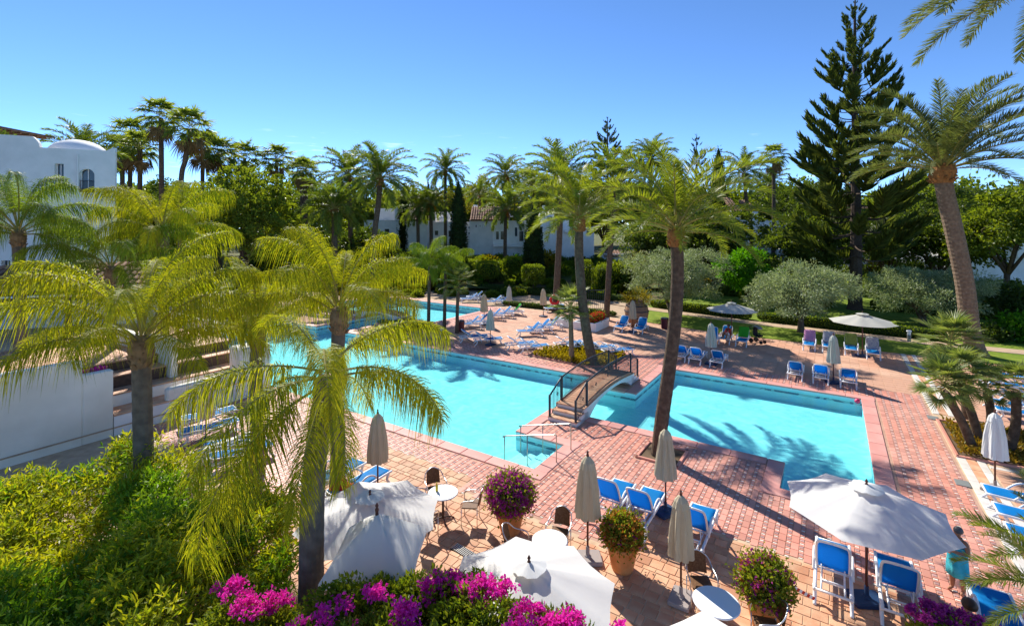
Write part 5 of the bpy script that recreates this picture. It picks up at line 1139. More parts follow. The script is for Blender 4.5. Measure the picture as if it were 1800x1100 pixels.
# ---- footbridge over the channel
def bridge(label, o_ab, ax, u0, u1, us, w, group='iron-railed footbridges'):
    """runs along ax (0 = A, 1 = B) from u0 to u1, steps of length us at both ends, width w"""
    base = ab(*(o_ab if ax else o_ab)); ang = ANG_B if ax else ANG_A
    root = thing('footbridge', label, 'bridge', base, ang, group); L = u1-u0; h0 = .5
    def zt(u): return h0+.16*math.sin(math.pi*min(1,max(0,(u-us)/(L-2*us))))
    N_ = 16; arcp = [us+(L-2*us)*i/N_ for i in range(N_+1)]
    mb = MB()                                              # white body with a shallow arch below
    for s in (-1,1):
        pts = [(u, s*w/2, zt(u)-.03) for u in arcp]; low = [(u, s*w/2, max(-.10, zt(u)-.16-.46*abs(2*(u-us)/(L-2*us)-1)**4)) for u in arcp]
        k = len(pts); mb.add(pts+low, [(i,i+1,k+i+1,k+i) for i in range(k-1)])
    k = N_+1; lowL = [(u, -w/2, max(-.10, zt(u)-.16-.46*abs(2*(u-us)/(L-2*us)-1)**4)) for u in arcp]; mb.add(lowL+[(p[0],w/2,p[2]) for p in lowL], [(i,k+i,k+i+1,i+1) for i in range(N_)])
    mb.obj('body', 'white_wall', root)
    nst = 3
    for e in (0,1):
        for i in range(nst):
            d = us/nst; hh = h0*(i+1)/(nst+0.0)*.98; x0 = d*i; x1 = us+.01
            c = ((x0+x1)/2, 0, hh/2-.02); c = (L-c[0],0,c[2]) if e else c
            MB().box(c, (x1-x0, w, hh-.0)).obj('step', 'white_wall', root)
            MB().bevbox((c[0]-(x1-x0)/2+d/2 if not e else c[0]+(x1-x0)/2-d/2, 0, hh-.005), (d+.03, w+.03, .035), .008).obj('tread', 'terracotta_tile', root)
    npk = int((L-2*us)/.2)
    for i in range(npk):
        u = us+(L-2*us)*(i+.5)/npk; o = MB().bevbox((0,0,0), ((L-2*us)/npk-.015, w+.02, .04), .006).obj('plank', 'terracotta_tile', root, loc=(u,0,zt(u)-.005)); o.rotation_euler = (0, -math.atan((zt(u+.05)-zt(u-.05))/.1), 0)
    for s in (-1,1):
        for a_, b_ in zip(arcp, arcp[1:]):
            pass
        mb = MB().tube([(u, s*(w/2-.06), zt(u)+.03) for u in arcp], .05, 4); mb.obj('kerb', 'terracotta_tile', root)
        rail = [(.04,.98),(us,zt(us)+.95)]+[(u,zt(u)+.95) for u in arcp[2:-2:2]]+[(L-us,zt(L-us)+.95),(L-.04,.98)]
        MB().tube([(u, s*(w/2-.06), z) for u, z in rail], .032, 8).obj('handrail', 'iron', root, True)
        low = [(.04,.16),(us,zt(us)+.12)]+[(u,zt(u)+.12) for u in arcp[2:-2:2]]+[(L-us,zt(L-us)+.12),(L-.04,.16)]
        MB().tube([(u, s*(w/2-.06), z) for u, z in low], .012, 6).obj('bottom_rail', 'iron', root, True)
        for u in (.04, us, L-us, L-.04):
            g0 = 0.0 if (u < us or u > L-us) else zt(u); MB().bevbox((u, s*(w/2-.06), g0+.5), (.075,.075,1.02), .008).obj('post', 'iron', root)
        ru = np.array([q[0] for q in rail]); rz_ = np.array([q[1] for q in rail]); lz_ = np.array([q[1] for q in low]); cnt = int(L/.115)
        for i in range(1, cnt):
            u = L*i/cnt; za, zb = float(np.interp(u,ru,lz_)), float(np.interp(u,ru,rz_)); mb = MB().tube([(u,s*(w/2-.06),za),(u,s*(w/2-.06),zb)], .011, 5)
            mb.obj('baluster', 'iron', root)
            if i % 11 == 6:
                ro = MB()
                for q in range(4): ro.tube([(u+.06*math.cos(q*1.571+.4*t)*(1-t/8), s*(w/2-.06), (za+zb)/2+.11*math.sin(q*1.571+.4*t)*(1-t/8)) for t in range(7)], .009, 5)
                ro.obj('scroll', 'iron', root)
    return root
bridge('arched footbridge with dark iron railings over the channel between the pools', (-8.75,16.85), 1, 16.85, 24.0, 1.05, 1.25)
bridge('far footbridge with iron railings half hidden by palm fronds at the upper pool', (-34.6,28.2), 0, -34.6, -28.2, 1.05, 1.1)
# ---- steel handrails at the pool steps
for b_, lb in ((13.95,'steel handrail at the pool steps, nearer one'),(15.0,'steel handrail at the pool steps, farther one')):
    o = ab(-7.45,b_); root = thing('handrail', lb, 'handrail', (o.x,o.y,.014), ANG_A+math.pi, 'steel pool handrails')
    MB().tube(arc([(0,0,-.02),(0,0,.82),(.06,0,.88)],4)+arc([(.1,0,.875),(1.95,0,.40),(2.02,0,.35)],4)+[(2.03,0,-.9)], .02, 8).obj('rail', 'steel', root, True)
    MB().tube([(1.1,0,.61),(1.1,0,-.72)], .018, 8).obj('post', 'steel', root, True)
# small ladder rails at far left of the big pool
root = thing('pool_ladder', 'white curved ladder rails at the far left end of the big pool', 'ladder', ab(-37.25,17.4), ANG_A)
for s in (-.25,.25): MB().tube(arc([(-.3,s,0),(-.28,s,.6),(0,s,.8),(.35,s,.5),(.4,s,-.6)],5), .025, 8).obj('rail', 'white_resin', root, True)
# ---- ball, bin, life ring, lamps, jar, planters, drain grate
o = MB().lathe([(.001,0)]+[(.11*math.sin(math.pi*i/10),.11-.11*math.cos(math.pi*i/10)) for i in range(1,10)]+[(.001,.22)], 20).obj('ball', 'pink_ball', None, True, ab(.93,26.35,WZ-.05)); tag(o, 'pink ball floating in the far right corner of the right pool', 'ball')
root = thing('litter_bin', 'dark red litter bin on the lawn edge behind the curved palm trunk', 'litter bin', gp(1168,578)); MB().lathe([(.2,.02),(.24,.06),(.27,.74),(.27,.78)], 18).obj('bin_body', 'bin_red', root); MB().lathe([(.28,.775),(.28,.83),(.2,.86),(.14,.855)], 18).obj('bin_rim', 'iron', root)
root = thing('litter_bin', 'dark red litter bin beside the three slim palms between the pools', 'litter bin', gp(810,583)); MB().lathe([(.2,.02),(.24,.06),(.27,.74),(.27,.78)], 18).obj('bin_body', 'bin_red', root); MB().lathe([(.28,.775),(.28,.83),(.2,.86),(.14,.855)], 18).obj('bin_rim', 'iron', root)
pv = yp(975,527,43.6); root = thing('life_ring', 'red life ring hanging on the tall thin palm trunk', 'life ring', pv); V = []; F_ = []
for i in range(24):
    a = 2*math.pi*i/24
    for j in range(8): q = 2*math.pi*j/8; V.append(((.36+.12*math.cos(q))*math.cos(a), .1*math.sin(q), (.36+.12*math.cos(q))*math.sin(a)))
F_ = [(i*8+j,((i+1)%24)*8+j,((i+1)%24)*8+(j+1)%8,i*8+(j+1)%8) for i in range(24) for j in range(8)]; link('ring', np_mesh('ring', V, F_, 'red_plastic', True), root)
for q in range(4): MB().tube([(.49*math.cos(q*1.57+.8+t*.15)*1.0, -.05, .49*math.sin(q*1.57+.8+t*.15)) for t in range(5)], .02, 6).obj('rope', 'white_resin', root, True)
MB().tube([(0,.1,-.1),(0,.02,.5),(0,.25,.55)], .03, 6).obj('hook', 'iron', root)
def bollard(label, c):
    root = thing('lamp_bollard', label, 'lamp', c, 0, 'small garden lamps'); MB().lathe([(.11,0),(.11,.5),(.12,.52)], 12).obj('post', 'drain_grey', root); MB().lathe([(.1,.52),(.1,.72),(.15,.73),(.13,.8),(.02,.84)], 12).obj('lantern', 'white_resin', root)
bollard('small pale lamp bollard on the lawn beside the right open parasol', gp(1598,602)); bollard('small white lamp in the dark bed between the pools', gp(777,598)); bollard('small lamp bollard in the lawn near the giant clay jar', gp(1190,590))
root = thing('clay_jar', 'giant old clay jar lying among plants behind the two blue loungers', 'jar', gp(1119,573)); MB().lathe([(.3,0),(.55,.15),(.86,.8),(.92,1.15),(.8,1.6),(.5,1.85),(.42,1.9),(.5,2.0),(.44,2.02)], 28).obj('body', 'old_jar', root, True)
for z, r0 in ((.7,.84),(1.2,.925),(1.6,.815)): MB().lathe([(r0,z-.035),(r0+.02,z),(r0,z+.035)], 28).obj('band', 'iron', root)
me, core = bush_meshes('ball', (1.7,1.5,.8), 900, .3, .05, 'gold_leaf', 5, .2); link('plant', me, root, (0,0,1.75))
def planter(label, p0, p1, w, h, flm, seed):
    d = p1-p0; L = Vector((d.x,d.y)).length; root = thing('planter', label, 'planter', (p0+p1)/2, math.atan2(d.y,d.x), 'white masonry planters')
    for c, s in (((0,-w/2,h/2),(L,.14,h)),((0,w/2,h/2),(L,.14,h)),((-L/2+.07,0,h/2),(.14,w-.15,h-.004)),((L/2-.07,0,h/2),(.14,w-.15,h-.004))): MB().bevbox(c, s, .03).obj('wall', 'white_wall', root)
    MB().box((0,0,h*.8), (L-.28,w-.16,.04)).obj('soil', 'soil', root)
    if flm:
        me, core = bush_meshes('ball', (L*.9,w*.9,.6), 900, .14, .08, 'boug_leaf', seed, .1); f = link('foliage', me, root, (0,0,h*.8)); link('branches', core, f)
        r = np.random.default_rng(seed); n = 1000; P, N_ = shell_pts('ball', (L*.92,w*.92,.66), n, r); V, Fq = leaves(P, N_+r.normal(0,.6,(n,3)), .11, .09, None); link('flowers', np_mesh('flowers', V, Fq, flm), root, (0,0,h*.8))
planter('left white planter before the garden entrance', gp(983,572), gp(1003,574), .8, .6, None, 1); planter('middle white planter before the garden entrance', gp(1012,577), gp(1028,579), .8, .6, None, 2); planter('white planter with red flowers before the garden entrance', gp(1036,583), gp(1060,572), .9, .65, 'red_flower', 3)
# garden tables with a dark frame behind the planters
for i, (x, y) in enumerate(((1003,545),(1045,548))):
    root = thing('iron_gate', ('left','right')[i]+' dark iron garden gate behind the white planters', 'gate', gp(x,y)); 
    for s in (-.9,.9): MB().bevbox((s,0,1.0), (.08,.08,2.0), .01).obj('post', 'iron', root)
    for z in (.3,1.95): MB().box((0,0,z), (1.72,.05,.05)).obj('bar', 'iron', root)
    for q in range(9): MB().tube([(-.72+q*.18,0,.32),(-.72+q*.18,0,1.93)], .012, 5).obj('rod', 'iron', root)
v = gp(815,970); root = thing('drain_grate', 'steel drain grate in the tiles right of the off-white umbrella', 'drain', (v.x,v.y,.018), ANG_A-.1); MB().bevbox((0,0,-.004), (.66,.26,.012), .003).obj('frame', 'soil', root)
for i in range(13): MB().bevbox((-.3+i*.05,0,.006), (.028,.24,.014), .003).obj('bar', 'steel', root)
o = MB().tube([gp(1402,1035,.95), gp(1412,1041,.92), gp(1424,1045,.6)], .012, 6).obj('barrier_tape', 'red_plastic', None); bpy.data.objects.remove(o)
mb = MB(); a_, b_ = gp(1392,1030,.85), gp(1432,1052,.55); d = b_-a_
rt = thing('barrier_tape', 'red and white barrier tape between the flower pot and the lounger', 'tape', a_)
for i in range(9): MB().box(d*(i+.5)/9, (d.length/9+.001,.004,.06), 0, Vector(d).to_track_quat('X','Z').to_matrix()).obj('band', ('red_plastic','white_resin')[i % 2], rt)
# red towel and pink bag on the lounger by the tall umbrella
r = random.Random(3); V = []; K = 9
for i in range(K+1):
    for j in range(K+1): u, w = i/K-.5, j/K-.5; V.append((u*.55, w*.5, .06+.34*math.exp(-((u*3)**2+(w*2.4)**2))+.03*math.sin(9*u+4*w)))
o = link('red_towel', np_mesh('red_towel', V, [(i*(K+1)+j,(i+1)*(K+1)+j,(i+1)*(K+1)+j+1,i*(K+1)+j+1) for i in range(K) for j in range(K)], 'red_plastic', True), None, (-4.72,13.45,.37)); o.modifiers.new('s','SOLIDIFY').thickness = .03
tag(o, 'crumpled red towel on the blue lounger behind the queen palm trunk', 'towel')
# ================================================================ BUILDINGS AND WALLS
def wall_open(root, x0, x1, z0, z1, th, ops, m='white_wall', y=0.0, name='wall'):
    """front wall in the plane y with real openings; ops: (x0,x1,z0,z1,arched)"""
    mb = MB(); Xs = sorted({x0,x1}|{v for o in ops for v in o[:2]}); Zs = sorted({z0,z1}|{v for o in ops for v in o[2:4]})
    for a, b in zip(Xs,Xs[1:]):
        for c, d in zip(Zs,Zs[1:]):
            mx_, mz = (a+b)/2, (c+d)/2
            if any(o[0] < mx_ < o[1] and o[2] < mz < o[3] for o in ops): continue
            mb.add([(a,y,c),(b,y,c),(b,y,d),(a,y,d)], [(0,1,2,3)])
    for o in ops:
        a, b, c, d = o[:4]; mb.add([(a,y,c),(a,y+th,c),(a,y+th,d),(a,y,d)],[(0,1,2,3)]); mb.add([(b,y,c),(b,y,d),(b,y+th,d),(b,y+th,c)],[(0,1,2,3)])
        mb.add([(a,y,c),(b,y,c),(b,y+th,c),(a,y+th,c)],[(0,1,2,3)]); mb.add([(a,y,d),(a,y+th,d),(b,y+th,d),(b,y,d)],[(0,1,2,3)])
        if o[4]:                                           # arch: fill the two upper corners
            r = (b-a)/2; cx = (a+b)/2; cz = d-r; n = 8
            for s in (-1,1):
                pts = [(cx+s*r*math.cos(t*math.pi/2/n), y-.001, cz+r*math.sin(t*math.pi/2/n)) for t in range(n+1)]
                k = len(pts); cor = (cx+s*r, y-.001, d); mb.add(pts+[cor], [(k,i,i+1) if s > 0 else (k,i+1,i) for i in range(k-1)])
                mb.add(pts+[(p[0],y+th,p[2]) for p in pts], [(i,i+1,k+i+1,k+i) for i in range(k-1)])
    mb.obj(name, m, root)
    for o in ops:
        a, b, c, d = o[:4]; w = link('window', MB().box(((a+b)/2,y+th+.02,(c+d)/2), (b-a+.1,.04,d-c+.1)).mesh('window','dark_glass'), root)
        fr = MB()
        for cx, sx in ((a+.035,.07),(b-.035,.07),((a+b)/2,.05)): fr.box((cx,y+th-.03,(c+d)/2), (sx,.05,d-c))
        fr.box(((a+b)/2,y+th-.027,c+.035), (b-a,.045,.07)); fr.obj('window_frame', 'white_trim', w)
        if o[4]:
            rl = MB()
            for q in range(7): rl.tube([(a+.06+(b-a-.12)*q/6,y+.05,c+.02),(a+.06+(b-a-.12)*q/6,y+.05,c+.75)], .012, 5)
            rl.tube([(a,y+.05,c+.75),(b,y+.05,c+.75)], .016, 5); rl.obj('balustrade', 'iron', w); MB().box(((a+b)/2,y+.02,c+.12), (b-a-.1,.3,.2)).obj('flower_box', 'dark_wood', w)
def tile_roof(root, p0, p1, up, m='roof_tile', pitch=.24, name='roof', each=False):
    """barrel tiles: eave from p0 to p1, up = vector from the eave to the ridge"""
    d = p1-p0; n = max(2, int(d.length/pitch)); up = Vector(up); rows = max(2, int(up.length/.42)); nr = d.cross(up).normalized(); dd = d.normalized()
    if nr.z < 0: nr = -nr
    bed_ = MB(); bed_.add([p0-nr*.05,p1-nr*.05,p1+up-nr*.05,p0+up-nr*.05,p0-nr*.17,p1-nr*.17,p1+up-nr*.17,p0+up-nr*.17], [(0,1,2,3),(7,6,5,4),(0,4,5,1),(1,5,6,2),(2,6,7,3),(3,7,4,0)]); ro = bed_.obj(name, 'dark_wood' if each else m, root)
    def col_mesh(off):
        V = []; F_ = []; S = 6; w = d.length/n
        for q in range(rows):
            for e in (0,1):
                u = up*((q+e*1.06)/rows)
                for j in range(S+1): a = math.pi*j/S; V.append(off+u+dd*(-math.cos(a)*w*.5*(1.0-.12*e))+nr*(math.sin(a)*w*.42*(1-.1*e)+.03*(1-e)))
            b = q*2*(S+1); F_ += [(b+j,b+j+1,b+S+2+j,b+S+1+j) for j in range(S)]
        return V, F_
    if each:
        me = np_mesh('tile_row', *col_mesh(Vector((0,0,0))), m, True)
        for i in range(n): link('tile_row', me, ro, p0+d*((i+.5)/n))
    else:
        Vs, Fs = [], []
        for i in range(n): V, F_ = col_mesh(p0+d*((i+.5)/n)); k = len(Vs); Vs += V; Fs += [tuple(q+k for q in f) for f in F_]
        link('tiles', np_mesh('tiles', Vs, Fs, m, True), ro)
    return ro
# ---- white building with the dome at the left
TH = R(24); Cb = Vector((-26.03,32.0,0)); root = thing('white_building', 'tall white building with a shallow dome and arched window at the left', 'building', Cb, TH)
def lx(px): k = (px-900)/F_PX; return -(Cb.x-k*Cb.y)/(math.cos(TH)-k*math.sin(TH))
def lz(py, x=0.0): return CAM_H-(py-HOR)/F_PX*(Cb.y+x*math.sin(TH))
xr = 0.0; zr = lz(266); xm = lx(68)
def op(x0, x1, y0, y1, arch=False): q = lx((x0+x1)/2); return (lx(x0), lx(x1), lz(y1,q), lz(y0,q), arch)
wall_open(root, -13, xr, 0, zr, .32, [op(96,112,288,328),op(139,166,297,338,True),op(20,46,400,450),op(100,124,402,450),op(-30,-4,297,338,True),op(2,18,458,520)])
mb = MB(); bk = 8.5; pr = [(-13,.36),(-.02,.36),(-.02-bk*.31,bk),(-13,bk)]; k = 4; mb.add([(x,y,0) for x,y in pr]+[(x,y,zr-.04) for x,y in pr], [(3,2,1,0),(4,5,6,7)]+[(i,(i+1)%k,k+(i+1)%k,k+i) for i in range(k)]); mb.obj('body', 'white_wall', root)
pts = [(xm-.25,zr-.02),(xm+.05,zr+.02),(xm-.02,zr+.3),(xm-.14,zr+.5),(xm-.3,zr+.66),(-13,zr+.70),(-13,zr-.02)]
mb = MB(); k = len(pts); mb.add([(x,.005,z) for x,z in pts]+[(x,.4,z) for x,z in pts], [tuple(range(k-1,-1,-1)),tuple(range(k,2*k))]+[(i,(i+1)%k,k+(i+1)%k,k+i) for i in range(k)]); mb.obj('parapet', 'white_wall', root)
mb = MB(); pts = [(xr,zr-.02),(xr,zr+.2),(xr-.2,zr+.18),(xr-.45,zr+.02),(xr-.8,zr-.02)]; k = 5; mb.add([(x,.006,z) for x,z in pts]+[(x,.35,z) for x,z in pts], [tuple(range(k)),tuple(range(2*k-1,k-1,-1))]+[(i,k+i,k+(i+1)%k,(i+1)%k) for i in range(k)]); mb.obj('corner_scroll', 'white_wall', root)
MB().tube([(lx(137),-.06,zr-.3),(lx(137),-.06,.5)], .045, 8).obj('downpipe', 'white_trim', root)
MB().lathe([(1.75,0),(1.73,.15)]+[(1.72*math.cos(t*math.pi/2/9),.15+1.2*math.sin(t*math.pi/2/9)) for t in range(1,9)]+[(.02,1.36)], 36).obj('dome', 'white_trim', root, True, (lx(104),3.0,zr-.34))
# roof pergola with wooden rafters
pg = thing('roof_pergola', 'brown pergola roof on the terrace of the white building, top left', 'pergola', (-38.2,31.5,zr+.55))
MB().add([(-5,-.6,1.62),(4.0,-.6,1.12),(4.0,5,1.12),(-5,5,1.62),(-5,-.6,1.72),(4.0,-.6,1.22),(4.0,5,1.22),(-5,5,1.72)], [(3,2,1,0),(4,5,6,7),(0,1,5,4),(1,2,6,5),(2,3,7,6),(3,0,4,7)]).obj('roof', 'dark_wood', pg)
for i in range(9): MB().add([(-4.8,-.4+i*.62,1.46),(3.7,-.4+i*.62,.99),(3.7,-.32+i*.62,.99),(-4.8,-.32+i*.62,1.46),(-4.8,-.4+i*.62,1.6),(3.7,-.4+i*.62,1.13),(3.7,-.32+i*.62,1.13),(-4.8,-.32+i*.62,1.6)], [(3,2,1,0),(4,5,6,7),(0,1,5,4),(1,2,6,5),(2,3,7,6),(3,0,4,7)]).obj('rafter', 'teak', pg)
for x in (-3,2.1): MB().box((x,.2,.55), (.3,.3,1.1)).obj('post', 'teak', pg)
bush('terrace_bush', 'dark bush on the roof terrace below the pergola', (-33.6,30.6,zr-.04), 'ball', (4.2,1.2,1.0), 'dark_leaf', 1800, .2, .1, 401, None, 'bush', rough=.14)
# lean-to tiled roof below
lt = thing('tiled_porch', 'low tiled porch roof on dark wooden posts below the left queen palms', 'porch', (-22.5,23,0))
p0, p1 = Vector((-7,-.6,4.22)), Vector((3.1,2.6,4.35)); tile_roof(lt, p0, p1, Vector((-.55,2.6,1.25)), each=True, pitch=.3)
MB().tube([p0+Vector((0,-.05,-.12)), p1+Vector((0,-.05,-.12))], .09, 8).obj('gutter', 'aluminium', lt, True)
dv = (p1-p0).normalized()
for t in (.02,.36,.68,.98): q = p0.lerp(p1,t); MB().box((q.x+.05,q.y+.25,2.05), (.22,.22,4.1), .3).obj('post', 'dark_wood', lt)
MB().box(tuple((p0+p1)/2+Vector((0,.25,-.28))), ((p1-p0).length,.2,.22), math.atan2(dv.y,dv.x)).obj('beam', 'dark_wood', lt)
MB().box((-2.6,4.2,2.2), (9.5,.3,4.4), math.atan2(dv.y,dv.x)).obj('wall', 'white_wall', lt)
# ---- terrace, retaining wall and broad steps at the left
tw = thing('retaining_wall', 'high white plastered retaining wall with a stepped top at the left', 'wall', ab(-21.9,3.5), ANG_B)
def seg(b0, b1, h, nm, a0=0.0, th=.34, m='bounce_warm_wall', z0=-.05, rt=tw): return MB().bevbox(((b0+b1)/2-3.5, a0+th/2, (h+z0)/2), (b1-b0-.002, th, h-z0), .03).obj(nm, m, rt)
seg(-3,6.0,2.96,'wall'); seg(6.0,6.88,2.42,'wall'); 
MB().bevbox((1.5,-.012,.30), (8.0,.03,.05), .01).obj('moulding', 'sand_path', tw)
seg(6.05,6.85,2.36,'planter_wall',.62,.2)
MB().box((2.95,.48,2.2), (.8,.28,.06)).obj('soil', 'soil', tw)
r = np.random.default_rng(8); n = 420; P = np.stack([r.uniform(2.6,3.3,n),r.uniform(.36,.6,n),r.uniform(2.24,2.5,n)],1); V, Fq = leaves(P, r.normal(0,1,(n,3))+np.array([0,0,.6]), .08, .06, None); link('flowers', np_mesh('flowers', V, Fq, 'boug_flower'), tw)
n = 300; P[:300,2] -= .06; V, Fq = leaves(P[:300], r.normal(0,1,(300,3))+np.array([0,0,.6]), .09, .05, None); link('leaves', np_mesh('leaves', V, Fq, 'boug_leaf'), tw)
ut = struct(sheet('upper_terrace', [(-40,-24.6,-3,12.5),(-24.6,-22.3,-3,6.6)], 2.1, 'cream_mortar'))
Q = []; w = .40
for i in range(int(-31/w), int(-22.25/w)):
    for j in range(int(1/w), int(12.4/w)):
        a, b = i*w+w/2, j*w+w/2
        if (a < -24.7 or b < 6.5) and a > -31: Q.append((i*w+.01,i*w+w-.01,j*w+.01,j*w+w-.01))
V, Fq = frustums(Q); V[:,2] += 2.1; stuff(link('tile_field', np_mesh('tile_field', V, Fq, 'terracotta_tile'), ut))
bs = thing('broad_steps', 'broad white and terracotta steps behind the left queen palm trunk', 'steps', ab(-23.3,9.6), ANG_B)
for k_, (a0, a1, z, rm) in enumerate(((-22.9,-21.9,.74,'white_wall'),(-23.75,-22.9,1.22,'white_wall'),(-24.6,-23.75,1.70,'dark_wood'),(-25.2,-24.6,2.09,'dark_wood'))):
    MB().box((0,-(a0+a1)/2-23.3,z/2-.03), (5.4,a1-a0-.003,z-.02)).obj('riser', rm, bs); MB().bevbox((0,-(a0+a1)/2-23.3,z), (5.4,a1-a0+.02,.05), .01).obj('tread', 'terracotta_tile', bs)
for k_, (a0, a1, b0, b1, z0, h, lb) in enumerate(((-22.2,-21.9,8.6,11.4,0,1.25,'low white wall at the right end of the broad steps'),(-25.6,-23.4,9.3,9.6,1.1,2.85,'white parapet wall crossing the broad steps'),(-23.0,-22.0,11.5,12.9,0,2.2,'white masonry block beyond the broad steps'),(-28.5,-25.6,9.0,9.35,2.1,2.8,'white parapet on the upper terrace'),(-17.05,-16.75,7.2,9.3,0,.5,'low white kerb wall between the flat loungers and the shrubs'),(-36,-26,12.6,12.95,0,2.7,'long white parapet at the back of the upper terrace'))):
    o = MB().bevbox((0,0,0), (a1-a0,b1-b0,h-z0+.02), .06).obj('white_parapet', 'bounce_warm_wall', None, loc=ab((a0+a1)/2,(b0+b1)/2,(h+z0)/2-.01), rz=ANG_A); tag(o, lb, 'wall', 'white parapets at the left')
# ---- villas behind the garden
def villa(label, Y, blocks, roofs, domes, wins, extra=()):
    bx = (blocks[0][0]+blocks[0][1])/2; rt = base_at(bx, Y); root = thing('villa', label, 'villa', rt, 0, 'white villas behind the garden')
    def W(px, py): v = yp(px,py,Y)-rt; return v.x, v.z
    for (x0,x1,yt,dy,dp) in blocks:
        a, zt = W(x0,yt); b, _ = W(x1,yt); MB().bevbox(((a+b)/2,dy+dp/2,zt/2-.1), (b-a,dp,zt+.2), .05).obj('wall', 'white_wall', root)
        MB().box(((a+b)/2,dy+.12,zt+.03), (b-a+.1,.3,.1)).obj('parapet', 'white_trim', root)
    for (x0,x1,ye,yr,dy,dp) in roofs:
        a, ze = W(x0,ye); b, _ = W(x1,ye); _, zr_ = W(x0,yr); tile_roof(root, Vector((a,dy,ze)), Vector((b,dy,ze)), Vector((0,dp,zr_-ze)), pitch=.34)
    for (xc,yb,wpx,hpx,dy) in domes:
        x, z = W(xc,yb); r0 = wpx/2/F_PX*Y; h = hpx/F_PX*Y; MB().lathe([(r0,-.1)]+[(r0*math.cos(t*math.pi/14),h*math.sin(t*math.pi/14)) for t in range(0,7)]+[(.02,h)], 24).obj('dome', 'white_trim', root, True, (x,dy,z))
    for (x0,x1,y0,y1,dy) in wins:
        a, z1 = W(x0,y0); b, z0 = W(x1,y1); w = MB().box(((a+b)/2,dy-.01,(z0+z1)/2), (b-a,.06,z1-z0)).obj('window', 'dark_glass', root); f = MB()
        for c in (a,b): f.box((c,dy-.02,(z0+z1)/2), (.1,.12,z1-z0+.1))
        for c in (z0,z1): f.box(((a+b)/2,dy-.022,c), (b-a-.1,.12,.1))
        if b-a > .9: f.box(((a+b)/2,dy-.022,(z0+z1)/2), (.07,.1,z1-z0-.1))
        f.obj('window_frame', 'white_trim', w)
    for (x0,x1,y0,y1,dy,dp,m_,nm) in extra:
        a, z1 = W(x0,y0); b, z0 = W(x1,y1); MB().bevbox(((a+b)/2,dy+dp/2,(z0+z1)/2), (b-a,dp,z1-z0), .04).obj(nm, m_, root)
    return root
villa('white villa with a flat roof terrace, leftmost of the villas', 74, [(640,700,388,0,7),(648,698,366,3,4),(700,752,387,-.6,7)], [(706,757,387,365,-1.0,3.4)], [], [(676,685,402,411,0),(702,710,404,414,-.6),(717,720,393,397,-.6),(722,725,393,397,-.6),(727,730,393,397,-.6)], [(694,699,363,388,-.1,.4,'white_trim','chimney')])
villa('white villa with two small domes behind the dark cypress', 75, [(744,830,391,0,8),(752,800,372,4,4)], [], [(772,391,20,12,2.0),(793,391,16,10,2.0)], [(764,771,405,414,0),(788,795,405,417,0),(823,828,398,402,0),(823,828,408,412,0),(804,812,404,420,0)], [(744,786,424,429,-.9,.9,'white_trim','balcony'),(828,836,358,392,4,.8,'white_trim','chimney')])
villa('white villa with a steep tiled roof right of the cypress', 74, [(826,872,387,-.6,7),(866,930,389,-1.6,8),(868,892,364,2,5)], [(827,886,387,363,-1.0,3.6)], [], [(836,839,395,400,-.6),(843,846,395,400,-.6),(850,853,395,400,-.6),(872,878,406,421,-1.6),(880,886,406,421,-1.6),(912,920,406,424,-1.6),(896,902,372,380,2)], [(905,909,400,415,-1.7,.2,'iron','wall_lamp'),(868,932,428,433,-2.6,1.0,'white_trim','balcony'),(889,894,358,372,3,.8,'white_trim','chimney')])
villa('white terraced villa behind the leaning deck palm', 70, [(924,1000,388,0,8),(985,1042,400,-1.2,7),(950,975,374,1,5)], [(1010,1050,372,352,6,3)], [], [(962,972,380,389,1),(1000,1008,404,414,-1.2),(1028,1034,402,412,-1.2),(934,942,400,414,0),(948,954,400,410,0),(1014,1020,418,430,-1.2)], [(924,960,420,426,-.8,.8,'white_trim','balcony'),(975,985,382,404,-.3,.3,'white_wall','buttress'),(955,960,360,388,2,.6,'white_trim','chimney'),(990,1010,404,409,-1.8,.6,'white_trim','balcony')])
villa('white garden hut with a small gable beside the first olive tree', 66, [(1062,1096,447,0,3)], [(1062,1092,450,442,-.2,1.6)], [], [(1070,1075,452,460,0)])
villa('white villa with pink tiles behind the bright green tree', 72, [(1290,1400,388,0,8),(1294,1306,362,1,4)], [(1286,1300,372,346,-.4,3.4),(1320,1335,366,350,1,3)], [], [(1345,1356,398,412,0),(1375,1386,398,412,0)], [(1325,1334,372,388,0.2,.6,'white_trim','chimney')])
villa('long low white villa behind the Norfolk pine', 66, [(1520,1650,392,0,8),(1400,1520,430,1,4)], [], [], [(1570,1580,402,415,0),(1600,1612,402,415,0),(1640,1648,402,414,0)], [(1540,1546,380,393,1,.6,'white_trim','chimney')])
villa('white villa with a tall square pillar at the right edge', 52, [(1722,1860,388,0,7),(1690,1766,440,-1.0,3)], [], [], [(1735,1748,402,424,0),(1790,1805,402,424,0)], [(1761,1772,382,452,-1.6,.7,'white_trim','pillar'),(1766,1830,425,452,-1.3,.5,'white_wall','garden_wall')])
